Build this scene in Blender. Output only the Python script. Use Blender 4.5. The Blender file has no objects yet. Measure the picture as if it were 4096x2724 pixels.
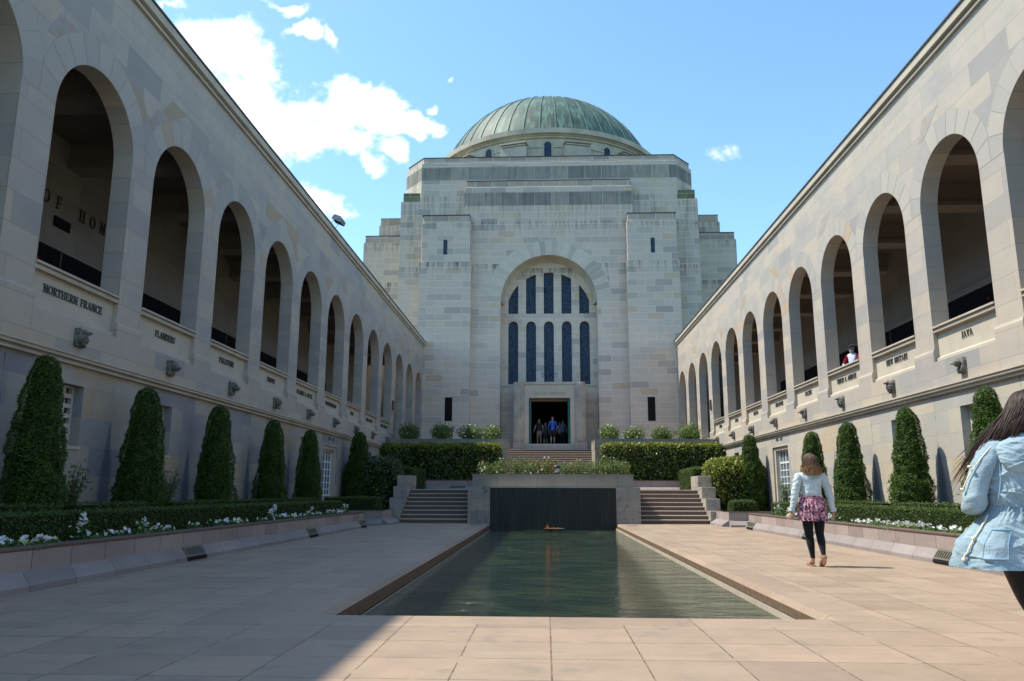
import bpy, bmesh, math, random
import numpy as np
from mathutils import Vector, Matrix, noise
random.seed(7); RNG=np.random.default_rng(7)
SC=bpy.context.scene; COL=SC.collection
def R(a): return math.radians(a)
ORD=['first','second','third','fourth','fifth','sixth','seventh','eighth','ninth','tenth','eleventh','twelfth','thirteenth','fourteenth','fifteenth','sixteenth','seventeenth','eighteenth','nineteenth','twentieth','twenty-first','twenty-second','twenty-third','twenty-fourth','twenty-fifth','twenty-sixth','twenty-seventh','twenty-eighth','twenty-ninth','thirtieth']
# ------------------------------------------------------------ node helpers
class NT:
    def __init__(s,nt): s.nt=nt; s.n=nt.nodes; s.l=nt.links
    def new(s,t,**k):
        n=s.n.new(t)
        for a,v in k.items(): setattr(n,a,v)
        return n
    def put(s,sock,v):
        if isinstance(v,bpy.types.NodeSocket): s.l.new(v,sock)
        elif v is not None:
            if isinstance(v,(tuple,list)) and len(v)==3 and sock.type=='RGBA': v=(*v,1)
            sock.default_value=v
    def m(s,op,a,b=None,c=None,clamp=False):
        n=s.new('ShaderNodeMath',operation=op); n.use_clamp=clamp
        s.put(n.inputs[0],a); s.put(n.inputs[1],b); s.put(n.inputs[2],c); return n.outputs[0]
    def mix(s,f,a,b,blend='MIX'):
        n=s.new('ShaderNodeMix',data_type='RGBA',blend_type=blend)
        s.put(n.inputs[0],f); s.put(n.inputs[6],a); s.put(n.inputs[7],b); return n.outputs[2]
    def noise(s,vec,scale,detail=3,rough=.5,out=0):
        n=s.new('ShaderNodeTexNoise'); s.put(n.inputs['Vector'],vec)
        n.inputs['Scale'].default_value=scale; n.inputs['Detail'].default_value=detail; n.inputs['Roughness'].default_value=rough
        return n.outputs[out]
    def ramp(s,f,stops,interp='LINEAR'):
        n=s.new('ShaderNodeValToRGB'); r=n.color_ramp; r.interpolation=interp
        while len(r.elements)<len(stops): r.elements.new(.5)
        for e,(p,c) in zip(r.elements,stops): e.position=p; e.color=(*c,1) if len(c)==3 else c
        s.put(n.inputs[0],f); return n.outputs[0]
    def sstep(s,v,a,b,lo=0,hi=1):
        n=s.new('ShaderNodeMapRange',interpolation_type='SMOOTHSTEP')
        s.put(n.inputs[0],v)
        for i,x in enumerate((a,b,lo,hi)): n.inputs[i+1].default_value=x
        return n.outputs[0]
    def xyz(s,x,y,z):
        n=s.new('ShaderNodeCombineXYZ'); s.put(n.inputs[0],x); s.put(n.inputs[1],y); s.put(n.inputs[2],z); return n.outputs[0]
    def pos(s):
        g=s.new('ShaderNodeNewGeometry'); sp=s.new('ShaderNodeSeparateXYZ'); s.l.new(g.outputs['Position'],sp.inputs[0])
        return g,g.outputs['Position'],sp.outputs[0],sp.outputs[1],sp.outputs[2]
    def bump(s,h,strength,dist=.02):
        n=s.new('ShaderNodeBump'); s.put(n.inputs['Height'],h); n.inputs['Strength'].default_value=strength; n.inputs['Distance'].default_value=dist
        return n.outputs[0]
def mat(name):
    m=bpy.data.materials.new(name); m.use_nodes=True
    t=NT(m.node_tree); b=t.n['Principled BSDF']; return m,t,b
def setb(t,b,col=None,rough=.7,spec=.3,metal=0,normal=None,**k):
    if col is not None: t.put(b.inputs['Base Color'],col)
    t.put(b.inputs['Roughness'],rough); b.inputs['Specular IOR Level'].default_value=spec; b.inputs['Metallic'].default_value=metal
    if normal is not None: t.put(b.inputs['Normal'],normal)
    for a,v in k.items(): t.put(b.inputs[a],v)
# wall uv = horizontal coordinate along the wall / height, from world position and true normal
def wall_uv(t):
    g,P,x,y,z=t.pos(); sp=t.new('ShaderNodeSeparateXYZ'); t.l.new(g.outputs['True Normal'],sp.inputs[0])
    nx=t.m('GREATER_THAN',t.m('ABSOLUTE',sp.outputs[0]),.7); nz=t.m('GREATER_THAN',t.m('ABSOLUTE',sp.outputs[2]),.7)
    u=t.m('ADD',t.m('MULTIPLY',x,t.m('SUBTRACT',1,nx)),t.m('MULTIPLY',y,nx))
    v=t.m('ADD',t.m('MULTIPLY',z,t.m('SUBTRACT',1,nz)),t.m('MULTIPLY',y,nz))
    return P,u,v,x,y,z
def masonry(name,bw,bh,stops,mortar,msize=.008,voff=0,uoff=0,mottle=.25,rough=.85,offset=.5,extra=None,bump=.25,smear=None,moff=1):
    m,t,b=mat(name); P,u,v,x,y,z=wall_uv(t)
    br=t.new('ShaderNodeTexBrick'); br.offset=offset; br.offset_frequency=2
    vec=t.xyz(t.m('ADD',u,uoff),t.m('ADD',v,voff),0); t.l.new(vec,br.inputs['Vector'])
    br.inputs['Color1'].default_value=(0,0,0,1); br.inputs['Color2'].default_value=(1,1,1,1); br.inputs['Mortar'].default_value=(.5,.5,.5,1)
    br.inputs['Scale'].default_value=1; br.inputs['Mortar Size'].default_value=msize; br.inputs['Mortar Smooth'].default_value=.15
    br.inputs['Brick Width'].default_value=bw; br.inputs['Row Height'].default_value=bh; br.inputs['Bias'].default_value=0
    stone=t.ramp(br.outputs['Color'],stops,'LINEAR')
    n1=t.noise(P,1.3,4,.6); n2=t.noise(P,38,2,.6); n3=t.noise(t.xyz(t.m('MULTIPLY',u,.7),t.m('MULTIPLY',v,7),x),2.2,4,.65)
    f=t.m('ADD',t.m('ADD',t.m('MULTIPLY',t.m('SUBTRACT',n1,.5),mottle*1.5),t.m('MULTIPLY',t.m('SUBTRACT',n2,.5),mottle*.7)),t.m('MULTIPLY',t.m('SUBTRACT',n3,.5),mottle*.8))
    hsv=t.new('ShaderNodeHueSaturation'); t.put(hsv.inputs['Color'],stone); t.put(hsv.inputs['Value'],t.m('ADD',1,f)); col=hsv.outputs[0]
    if extra: col=extra(t,col,P,u,v,x,y,z)
    col=t.mix(t.m('MULTIPLY',br.outputs['Fac'],moff),col,mortar)
    h=t.m('ADD',t.m('MULTIPLY',n2,.3),t.m('MULTIPLY',br.outputs['Fac'],-1))
    setb(t,b,col,rough,.25,0,t.bump(h,bump,.01)); return m
# ------------------------------------------------------------ mesh helpers
class MB:
    def __init__(s): s.v=[]; s.f=[]; s.mi=[]; s.sm=[]
    def quad(s,*p,mi=0,sm=False):
        i=len(s.v); s.v+= [tuple(q) for q in p]; s.f.append(tuple(range(i,i+len(p)))); s.mi.append(mi); s.sm.append(sm); return s
    def box(s,x0,x1,y0,y1,z0,z1,mi=0,skip=''):
        if x0>x1:x0,x1=x1,x0
        if y0>y1:y0,y1=y1,y0
        F={'b':((x0,y0,z0),(x0,y1,z0),(x1,y1,z0),(x1,y0,z0)),'t':((x0,y0,z1),(x1,y0,z1),(x1,y1,z1),(x0,y1,z1)),
           'f':((x0,y0,z0),(x1,y0,z0),(x1,y0,z1),(x0,y0,z1)),'k':((x1,y1,z0),(x0,y1,z0),(x0,y1,z1),(x1,y1,z1)),
           'l':((x0,y1,z0),(x0,y0,z0),(x0,y0,z1),(x0,y1,z1)),'r':((x1,y0,z0),(x1,y1,z0),(x1,y1,z1),(x1,y0,z1))}
        for k,q in F.items():
            if k not in skip: s.quad(*q,mi=mi)
        return s
    def prism(s,poly,y0,y1,axis='y',mi=0):
        # poly = list of 2d points; extruded along the axis
        def c(p,d): return {'y':(p[0],d,p[1]),'x':(d,p[0],p[1]),'z':(p[0],p[1],d)}[axis]
        n=len(poly); s.quad(*[c(p,y0) for p in poly],mi=mi); s.quad(*[c(p,y1) for p in reversed(poly)],mi=mi)
        for i in range(n): s.quad(c(poly[i],y1),c(poly[(i+1)%n],y1),c(poly[(i+1)%n],y0),c(poly[i],y0),mi=mi)
        return s
    def lathe(s,prof,cx,cy,n=24,a0=0,a1=2*math.pi,mi=0,sm=True,flip=False):
        full=abs(a1-a0-2*math.pi)<1e-6
        for i in range(n):
            A=a0+(a1-a0)*i/n;B=a0+(a1-a0)*(i+1)/n
            for (r0,z0),(r1,z1) in zip(prof,prof[1:]):
                s.quad((cx+r0*math.cos(A),cy+r0*math.sin(A),z0),(cx+r0*math.cos(B),cy+r0*math.sin(B),z0),(cx+r1*math.cos(B),cy+r1*math.sin(B),z1),(cx+r1*math.cos(A),cy+r1*math.sin(A),z1),mi=mi,sm=sm)
        return s
    def tube(s,pts,rad,n=8,mi=0,cap=True):
        pts=[Vector(p) for p in pts]
        if not isinstance(rad,(list,tuple)): rad=[rad]*len(pts)
        rings=[]; up=Vector((0,0,1)); prev=None
        for i,p in enumerate(pts):
            d=(pts[min(i+1,len(pts)-1)]-pts[max(i-1,0)]).normalized()
            if prev is None: a=d.orthogonal().normalized()
            else: a=(prev-d*prev.dot(d)).normalized()
            prev=a; b=d.cross(a)
            rings.append([p+(a*math.cos(2*math.pi*k/n)+b*math.sin(2*math.pi*k/n))*rad[i] for k in range(n)])
        base=len(s.v)
        for r in rings: s.v+=[tuple(q) for q in r]
        for i in range(len(rings)-1):
            for k in range(n):
                s.f.append((base+i*n+k,base+i*n+(k+1)%n,base+(i+1)*n+(k+1)%n,base+(i+1)*n+k)); s.mi.append(mi); s.sm.append(True)
        if cap:
            s.f.append(tuple(base+k for k in reversed(range(n)))); s.mi.append(mi); s.sm.append(False)
            s.f.append(tuple(base+(len(rings)-1)*n+k for k in range(n))); s.mi.append(mi); s.sm.append(False)
        return s
    def rings(s,rs,mi=0,closed=True,cap=(True,True)):
        # rs: list of equal-length lists of points
        n=len(rs[0]); base=len(s.v)
        for r in rs: s.v+=[tuple(q) for q in r]
        for i in range(len(rs)-1):
            for k in range(n if closed else n-1):
                s.f.append((base+i*n+k,base+i*n+(k+1)%n,base+(i+1)*n+(k+1)%n,base+(i+1)*n+k)); s.mi.append(mi); s.sm.append(True)
        if closed and cap[0]: s.f.append(tuple(base+k for k in reversed(range(n)))); s.mi.append(mi); s.sm.append(True)
        if closed and cap[1]: s.f.append(tuple(base+(len(rs)-1)*n+k for k in range(n))); s.mi.append(mi); s.sm.append(True)
        return s
    def build(s,name,mats,parent=None,label=None,cat=None,group=None,kind=None,merge=False,bevel=0,recalc=True,loc=None):
        me=bpy.data.meshes.new(name); me.from_pydata(s.v,[],s.f)
        if not isinstance(mats,(list,tuple)): mats=[mats]
        for m in mats: me.materials.append(m)
        me.polygons.foreach_set('material_index',s.mi); me.polygons.foreach_set('use_smooth',s.sm)
        if merge or recalc or bevel:
            bm=bmesh.new(); bm.from_mesh(me)
            if merge or bevel: bmesh.ops.remove_doubles(bm,verts=bm.verts,dist=1e-4)
            if recalc: bmesh.ops.recalc_face_normals(bm,faces=bm.faces)
            if bevel:
                es=[e for e in bm.edges if len(e.link_faces)==2 and e.calc_face_angle(0)>.5]
                bmesh.ops.bevel(bm,geom=es,offset=bevel,segments=1,affect='EDGES')
            bm.to_mesh(me); bm.free()
        me.update(); o=bpy.data.objects.new(name,me); COL.objects.link(o)
        if parent: o.parent=parent
        tag(o,label,cat,group,kind)
        return o
def tag(o,label=None,cat=None,group=None,kind=None):
    if label: o['label']=label
    if cat: o['category']=cat
    if group: o['group']=group
    if kind: o['kind']=kind
    return o
def thing(name,label,cat,loc=(0,0,0),group=None):
    o=bpy.data.objects.new(name,None); COL.objects.link(o); o.location=loc; o.empty_display_size=.2; return tag(o,label,cat,group)
def copy_tree(o,loc=None,rz=None,sc=None,label=None,parent=None):
    c=o.copy(); COL.objects.link(c)
    if parent: c.parent=parent
    if loc is not None: c.location=loc
    if rz is not None: c.rotation_euler=(0,0,rz)
    if sc is not None: c.scale=sc
    if label: c['label']=label
    for ch in list(o.children): copy_tree(ch,parent=c)
    return c
# wall sliced along one axis: segs = [(a0,a1,[(lo0,lo1,hi0,hi1),...])]
def sliced(mb,segs,d0,d1,axis='x',mi=0,back=True,mi_rev=None):
    mr=mi if mi_rev is None else mi_rev
    def c(a,d,z): return (a,d,z) if axis=='x' else (d,a,z)
    for a0,a1,ivs in segs:
        for lo0,lo1,hi0,hi1 in ivs:
            mb.quad(c(a0,d0,lo0),c(a1,d0,lo1),c(a1,d0,hi1),c(a0,d0,hi0),mi=mi)
            if back: mb.quad(c(a1,d1,lo1),c(a0,d1,lo0),c(a0,d1,hi0),c(a1,d1,hi1),mi=mr)
            mb.quad(c(a0,d1,lo0),c(a1,d1,lo1),c(a1,d0,lo1),c(a0,d0,lo0),mi=mr,sm=False)
            mb.quad(c(a0,d0,hi0),c(a1,d0,hi1),c(a1,d1,hi1),c(a0,d1,hi0),mi=mr)
    ends=[(None,segs[0])]+list(zip(segs,segs[1:]))+[(segs[-1],None)]
    for L,Rr in ends:
        A=[(i[1],i[3]) for i in L[2]] if L else []; B=[(i[0],i[2]) for i in Rr[2]] if Rr else []
        a=L[1] if L else Rr[0]
        cuts=sorted({round(q,5) for p in A+B for q in p})
        for z0,z1 in zip(cuts,cuts[1:]):
            zm=(z0+z1)/2; ia=any(p[0]<zm<p[1] for p in A); ib=any(p[0]<zm<p[1] for p in B)
            if ia!=ib and z1-z0>1e-3: mb.quad(c(a,d0,z0),c(a,d1,z0),c(a,d1,z1),c(a,d0,z1),mi=mr)
    return mb
def add_tint(me,vals):
    a=me.attributes.new('tint','FLOAT','FACE'); a.data.foreach_set('value',vals)
# foliage: numpy leaf quads
def leafmesh(name,P,N,L,W,mats,parent=None,tilt=.7,mi=None,tint=None,up=.0,fold=.25):
    n=len(P); P=np.asarray(P,float); N=np.asarray(N,float)+RNG.normal(0,tilt,(n,3)); N[:,2]+=up
    N/=np.linalg.norm(N,axis=1)[:,None]+1e-9
    D=np.cross(N,RNG.normal(0,1,(n,3))); D/=np.linalg.norm(D,axis=1)[:,None]+1e-9
    S=np.cross(N,D); L=np.asarray(L)*np.ones(n)*RNG.uniform(.65,1.3,n); W=np.asarray(W)*np.ones(n)*RNG.uniform(.7,1.25,n)
    L=L[:,None];W=W[:,None]
    V=np.stack([P-D*L*.5,P+S*W*.5-N*W*fold*.5+D*L*.05,P+D*L*.5,P-S*W*.5-N*W*fold*.5+D*L*.05],1).reshape(-1,3)
    me=bpy.data.meshes.new(name); me.vertices.add(4*n); me.vertices.foreach_set('co',V.ravel())
    me.loops.add(4*n); me.loops.foreach_set('vertex_index',np.arange(4*n)); me.polygons.add(n)
    me.polygons.foreach_set('loop_start',np.arange(0,4*n,4)); me.polygons.foreach_set('loop_total',np.full(n,4))
    if not isinstance(mats,(list,tuple)): mats=[mats]
    for m in mats: me.materials.append(m)
    if mi is not None: me.polygons.foreach_set('material_index',mi)
    add_tint(me,RNG.uniform(0,1,n) if tint is None else tint)
    me.update(); me.validate(); o=bpy.data.objects.new(name,me); COL.objects.link(o)
    if parent: o.parent=parent
    return o
def nz(P,s,seed=0):
    return np.array([noise.noise(Vector((p[0]*s+seed,p[1]*s,p[2]*s))) for p in P])
def shell_box(x0,x1,y0,y1,z0,z1,dens,rad=.08,lump=.02,faces='fklrt'):
    F={'f':((x1-x0)*(z1-z0),lambda a,b:(x0+a*(x1-x0),a*0+y0,z0+b*(z1-z0)),(0,-1,0)),'k':((x1-x0)*(z1-z0),lambda a,b:(x0+a*(x1-x0),a*0+y1,z0+b*(z1-z0)),(0,1,0)),
       'l':((y1-y0)*(z1-z0),lambda a,b:(a*0+x0,y0+a*(y1-y0),z0+b*(z1-z0)),(-1,0,0)),'r':((y1-y0)*(z1-z0),lambda a,b:(a*0+x1,y0+a*(y1-y0),z0+b*(z1-z0)),(1,0,0)),
       't':((x1-x0)*(y1-y0),lambda a,b:(x0+a*(x1-x0),y0+b*(y1-y0),a*0+z1),(0,0,1))}
    Ps=[];Ns=[]
    for k in faces:
        A,f,nm=F[k]; n=int(A*dens)
        if n<1: continue
        a=RNG.random(n);b=RNG.random(n); Ps.append(np.stack(f(a,b),1)); Ns.append(np.tile(nm,(n,1)).astype(float))
    P=np.concatenate(Ps);N=np.concatenate(Ns)
    # round the edges
    lo=np.array([x0+rad,y0+rad,-9]);hi=np.array([x1-rad,y1-rad,z1-rad])
    q=np.clip(P,lo,hi); d=P-q; l=np.linalg.norm(d,axis=1)[:,None]+1e-9; P=q+d/l*rad; N=d/l
    P+=N*(RNG.normal(0,lump,(len(P),1)))
    return P,N
# ============================================================ MATERIALS
def ramp_stone(cols): return [(i/(len(cols)-1) if len(cols)>1 else 0,c) for i,c in enumerate(cols)]
TREE_L=[11.1,14.1,17.35,20.95,24.3,30.85]; TREE_R=[14.3,17.5,20.9,23.7,30.9]
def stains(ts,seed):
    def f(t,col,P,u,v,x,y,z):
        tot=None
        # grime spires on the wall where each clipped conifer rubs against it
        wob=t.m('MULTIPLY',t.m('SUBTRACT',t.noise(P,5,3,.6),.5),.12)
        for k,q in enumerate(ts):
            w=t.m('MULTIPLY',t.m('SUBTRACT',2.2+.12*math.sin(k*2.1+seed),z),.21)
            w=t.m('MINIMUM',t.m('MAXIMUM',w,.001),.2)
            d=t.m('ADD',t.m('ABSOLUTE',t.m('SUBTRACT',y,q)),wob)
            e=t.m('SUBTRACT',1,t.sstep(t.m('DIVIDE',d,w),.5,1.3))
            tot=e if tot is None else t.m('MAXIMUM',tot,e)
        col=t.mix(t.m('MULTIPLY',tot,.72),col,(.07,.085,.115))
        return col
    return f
ARC=[(0,(.305,.285,.26)),(.2,(.365,.333,.287)),(.5,(.41,.362,.298)),(.85,(.43,.373,.298)),(1,(.44,.36,.272))]
def arc_extra(t,col,P,u,v,x,y,z):
    # bluish weather veils across the upper wall
    n=t.noise(t.xyz(t.m('MULTIPLY',x,.4),t.m('MULTIPLY',y,.35),t.m('MULTIPLY',z,.9)),1.1,4,.6)
    return t.mix(t.m('MULTIPLY',t.sstep(n,.46,.7),.5),col,(.27,.275,.28))
M={}
M['arc']=masonry('arcade_stone',1.3,.5,ARC,(.24,.215,.18),.006,0,.2,.16,bump=.12,extra=arc_extra,moff=.7)
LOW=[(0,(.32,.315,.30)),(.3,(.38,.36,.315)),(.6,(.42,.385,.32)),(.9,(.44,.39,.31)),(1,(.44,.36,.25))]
LOW_SHADE=[(0,(.21,.215,.225)),(.3,(.28,.272,.26)),(.6,(.335,.31,.265)),(.9,(.36,.32,.26)),(1,(.36,.285,.20))]  # LOW darkened and cooled; the west wall's shade put in the colour
M['lowL']=masonry('lower_wall_stone_west_shaded',1.15,.5,LOW_SHADE,(.2,.2,.2),.004,.2,.3,.3,extra=stains(TREE_L,0),bump=.15,moff=.6)
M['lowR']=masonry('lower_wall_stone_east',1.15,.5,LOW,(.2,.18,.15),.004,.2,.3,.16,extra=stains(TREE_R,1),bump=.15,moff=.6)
def hall_extra(t,col,P,u,v,x,y,z):
    # black rain streaks under the ledges and parapets
    st=t.noise(t.xyz(t.m('MULTIPLY',u,5.5),t.m('MULTIPLY',z,.35),y),1,3,.6)
    tot=None
    for zl,ln,g in ((16.19,1.3,1.0),(21.3,2.0,.6),(23.4,1.8,.55),(19.0,1.2,.3),(20.7,3.0,.5),(19.2,1.6,.6)):
        a=t.m('MULTIPLY',t.sstep(z,zl-ln,zl,0,1),t.m('LESS_THAN',z,zl))
        a=t.m('MULTIPLY',t.m('MULTIPLY',a,a),g); tot=a if tot is None else t.m('MAXIMUM',tot,a)
    k=t.m('MULTIPLY',tot,t.sstep(st,.42,.66),clamp=True)
    # long dark streaks on the outer corners
    c2=t.m('MULTIPLY',t.sstep(t.m('ABSOLUTE',t.m('SUBTRACT',t.m('ABSOLUTE',t.m('SUBTRACT',x,.27)),9.35)),.05,.55,1,0),t.sstep(z,13,21,0,.7))
    k=t.m('MAXIMUM',k,t.m('MULTIPLY',c2,t.sstep(st,.35,.62)))
    return t.mix(t.m('MULTIPLY',k,.75),col,(.07,.068,.06))
HALL=[(0,(.37,.32,.275)),(.12,(.455,.388,.325)),(.35,(.535,.452,.367)),(.75,(.565,.472,.375)),(.95,(.555,.445,.335)),(1,(.48,.36,.245))]
M['hall']=masonry('hall_stone',1.16,.453,HALL,(.62,.58,.49),.014,.05,.3,.14,extra=hall_extra,bump=.2)
for kk,vo_ in (('band',.38),('band2',.58)): M[kk]=masonry('hall_dark_'+kk,1.16,.95,[(0,(.21,.195,.17)),(.5,(.28,.255,.215)),(1,(.38,.335,.27))],(.45,.42,.36),.015,vo_,.1,.45,extra=hall_extra,bump=.2)
M['cap']=masonry('hall_cap_stone',1.16,.53,[(0,(.30,.26,.21)),(.5,(.40,.335,.26)),(1,(.45,.36,.26))],(.5,.49,.46),.026,0,.1,.3,bump=.2)
M['mossy']=masonry('mossy_stone',1.16,.453,[(0,(.10,.11,.045)),(.6,(.16,.155,.08)),(1,(.2,.19,.13))],(.3,.3,.22),.026,0,.1,.5,bump=.2)
def plain(name,c,rough=.8,spec=.3,mottle=.2,ns=6,metal=0,bump=.15,fine=60,c2=None):
    m,t,b=mat(name); g,P,x,y,z=t.pos()
    n=t.m('ADD',t.m('MULTIPLY',t.noise(P,ns,4,.6),.6),t.m('MULTIPLY',t.noise(P,fine,2,.5),.4))
    col=t.mix(t.sstep(n,.3,.7),tuple(q*(1-mottle) for q in c),c2 or tuple(min(1,q*(1+mottle)) for q in c))
    setb(t,b,col,rough,spec,metal,t.bump(n,bump,.01)); return m
M['panel']=plain('pale_panel_stone',(.45,.405,.32),.85,mottle=.1,ns=2)
M['trim']=plain('trim_stone',(.43,.38,.30),.85,mottle=.16,ns=1.5)
M['flash']=plain('roof_flashing',(.06,.055,.05),.6)
M['under']=plain('cornice_soffit',(.10,.095,.08),.9)
M['bronze']=plain('dark_bronze',(.025,.027,.03),.45,.5,mottle=.4,ns=9)
M['namep']=plain('name_panel_bronze',(.010,.010,.013),.8,.06,mottle=.5,ns=9)
M['letter']=plain('bronze_letters',(.05,.05,.05),.5,.4)
M['lettersmall']=plain('brown_letters',(.10,.075,.05),.6,.3)
M['gold']=plain('faded_gilt',(.42,.32,.15),.5,.5)
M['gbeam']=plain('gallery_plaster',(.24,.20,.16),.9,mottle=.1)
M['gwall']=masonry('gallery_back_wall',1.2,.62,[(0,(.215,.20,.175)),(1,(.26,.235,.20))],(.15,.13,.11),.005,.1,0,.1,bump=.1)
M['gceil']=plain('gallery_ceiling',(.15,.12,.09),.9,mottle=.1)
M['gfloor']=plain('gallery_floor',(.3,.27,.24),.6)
M['carve']=plain('carved_sandstone',(.14,.135,.115),.9,mottle=.6,ns=14,bump=.6,fine=40)
M['grille']=plain('cast_stone_grille',(.48,.45,.40),.8,mottle=.08)
M['white']=plain('white_paint',(.72,.74,.76),.45,.4,mottle=.04)
M['dark']=plain('dark_void',(.012,.012,.013),.9,.1)
def glass(name,c,rough=.12,amp=0):
    m,t,b=mat(name); g,P,x,y,z=t.pos()
    n=t.noise(P,9,4,.7); col=t.mix(t.sstep(n,.35,.75),tuple(q*.6 for q in c),tuple(q*1.7 for q in c))
    if amp:
        v=t.new('ShaderNodeTexVoronoi'); v.feature='DISTANCE_TO_EDGE'; t.put(v.inputs['Vector'],P); v.inputs['Scale'].default_value=4.5
        lead=t.sstep(v.outputs['Distance'],.02,.06,0,1); n4=t.noise(P,22,2,.7,1)
        col=t.mix(.12,col,n4,'OVERLAY'); col=t.mix(lead,(.012,.014,.018),col)
    setb(t,b,col,rough,.12 if amp else .6,0,t.bump(n,.15,.02)); return m
M['stained']=glass('leaded_dark_glass',(.036,.060,.098),.3,1)
M['pane']=glass('door_glass',(.10,.14,.15),.06)
# copper dome
m,t,b=mat('copper_patina'); g,P,x,y,z=t.pos()
ang=t.m('ARCTAN2',t.m('SUBTRACT',x,.24),t.m('SUBTRACT',61,y))
n=t.noise(t.xyz(t.m('MULTIPLY',ang,16),t.m('MULTIPLY',z,.5),0),1.5,5,.65); n2=t.noise(P,.28,4,.6); n3=t.noise(t.xyz(t.m('MULTIPLY',ang,60),t.m('MULTIPLY',z,.6),3),1.2,3,.6)
col=t.ramp(n2,[(.32,(.036,.052,.040)),(.5,(.045,.080,.058)),(.68,(.060,.118,.088))])
col=t.mix(t.sstep(n,.54,.78),col,(.14,.27,.21)); col=t.mix(t.m('MULTIPLY',t.sstep(n3,.5,.75),.5),col,(.06,.075,.06))
band=t.m('FRACT',t.m('DIVIDE',z,.72)); col=t.mix(t.m('MULTIPLY',t.m('LESS_THAN',band,.05),.35),col,(.04,.06,.05))
col=t.mix(t.m('MULTIPLY',t.sstep(z,31,29.5,0,1),t.m('MULTIPLY',t.sstep(n,.45,.6),.3)),col,(.2,.34,.27))
setb(t,b,col,.62,.4,0,t.bump(n2,.2,.05)); M['copper']=m
m,t,b=mat('copper_rib'); g,P,x,y,z=t.pos(); n=t.noise(P,1.2,4,.6)
setb(t,b,t.mix(t.sstep(n,.35,.65),(.075,.13,.10),(.12,.21,.165)),.6,.4); M['rib']=m
# paving: square granite slabs on the measured grid
def paving(name,sx,sy,ox,oy,stops,joint,off=0,js=.006):
    m,t,b=mat(name); g,P,x,y,z=t.pos()
    br=t.new('ShaderNodeTexBrick'); br.offset=off; t.l.new(t.xyz(t.m('ADD',x,ox),t.m('ADD',y,oy),0),br.inputs['Vector'])
    br.inputs['Color1'].default_value=(0,0,0,1); br.inputs['Color2'].default_value=(1,1,1,1); br.inputs['Mortar'].default_value=(.5,.5,.5,1)
    br.inputs['Scale'].default_value=1; br.inputs['Mortar Size'].default_value=js; br.inputs['Mortar Smooth'].default_value=.2; br.inputs['Brick Width'].default_value=sx; br.inputs['Row Height'].default_value=sy
    col=t.ramp(br.outputs['Color'],stops)
    n1=t.noise(P,1.7,5,.65); n2=t.noise(P,130,2,.6); n3=t.noise(t.xyz(t.m('MULTIPLY',x,.8),t.m('MULTIPLY',y,5),0),1.6,4,.6); n4=t.noise(P,9,3,.7)
    f=t.m('ADD',t.m('MULTIPLY',t.m('SUBTRACT',n1,.5),.30),t.m('ADD',t.m('MULTIPLY',t.m('SUBTRACT',n2,.5),.42),t.m('ADD',t.m('MULTIPLY',t.m('SUBTRACT',n3,.5),.22),t.m('MULTIPLY',t.m('SUBTRACT',n4,.5),.16))))
    h=t.new('ShaderNodeHueSaturation'); t.put(h.inputs['Color'],col); t.put(h.inputs['Value'],t.m('ADD',1,f)); col=h.outputs[0]
    sp=t.noise(P,3.1,2,.5); col=t.mix(t.m('MULTIPLY',t.sstep(sp,.58,.72),.35),col,(.17,.145,.12)); s3=t.noise(P,14,3,.7); col=t.mix(t.m('MULTIPLY',t.sstep(s3,.66,.74),.45),col,(.12,.10,.08))
    jn=t.noise(P,11,3,.7); jf=t.m('MULTIPLY',br.outputs['Fac'],t.sstep(jn,.28,.6,.25,1)); jc=t.mix(t.sstep(t.noise(P,2.3,2),.60,.68),joint,(.33,.27,.20))
    col=t.mix(jf,col,jc)
    hh=t.m('ADD',t.m('MULTIPLY',n2,.25),t.m('MULTIPLY',br.outputs['Fac'],-1.2))
    setb(t,b,col,t.sstep(n1,.3,.7,.5,.72),.35,0,t.bump(hh,.35,.006)); return m
PV=[(0,(.272,.198,.143)),(.25,(.300,.222,.160)),(.7,(.320,.238,.171)),(1,(.338,.247,.176))]
M['pave']=paving('granite_paving',.59,.59,-.03+5.9,-6.52+5.9,PV,(.11,.08,.05))
M['coping']=paving('granite_coping',1.18,30,-.03+5.9,0,PV,(.12,.09,.06))
M['copside']=paving('granite_coping_side',30,1.75,10,-7.3+17.5,PV,(.10,.07,.05))
GR=[(0,(.25,.20,.185)),(.5,(.30,.25,.23)),(1,(.345,.285,.26))]
M['face']=plain('shaded_rough_granite_face',(.155,.108,.075),.75,mottle=.4,ns=12,fine=150)  # rough brown granite; shade of the pool's inner face put in the colour
M['granite']=masonry('pink_granite_wall',.72,2,GR,(.08,.07,.06),.006,.9,.1,.3,offset=0,bump=.1)
M['plinth']=masonry('pale_granite_plinth',.85,2,[(0,(.215,.19,.185)),(.5,(.25,.22,.21)),(1,(.285,.25,.235))],(.1,.09,.08),.006,.9,.1,.35,offset=0,bump=.1)
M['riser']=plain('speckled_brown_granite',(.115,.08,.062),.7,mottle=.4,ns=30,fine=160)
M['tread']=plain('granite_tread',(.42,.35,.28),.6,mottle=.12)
M['block']=masonry('weathered_block',.9,.42,[(0,(.23,.22,.20)),(.5,(.29,.27,.24)),(1,(.33,.28,.22))],(.2,.19,.17),.006,.0,.35,.5,bump=.2,
    extra=lambda t,col,P,u,v,x,y,z: t.mix(t.m('MULTIPLY',t.sstep(t.noise(P,4.5,4,.7),.54,.70),.65),col,(.05,.05,.045)))
M['planterstone']=masonry('stained_planter_stone',1.4,3,[(0,(.24,.225,.19)),(1,(.31,.285,.24))],(.12,.11,.09),.007,1,.3,.4,offset=0,bump=.2)
m,t,b=mat('black_wet_granite'); P,u,v,x,y,z=wall_uv(t)
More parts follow.
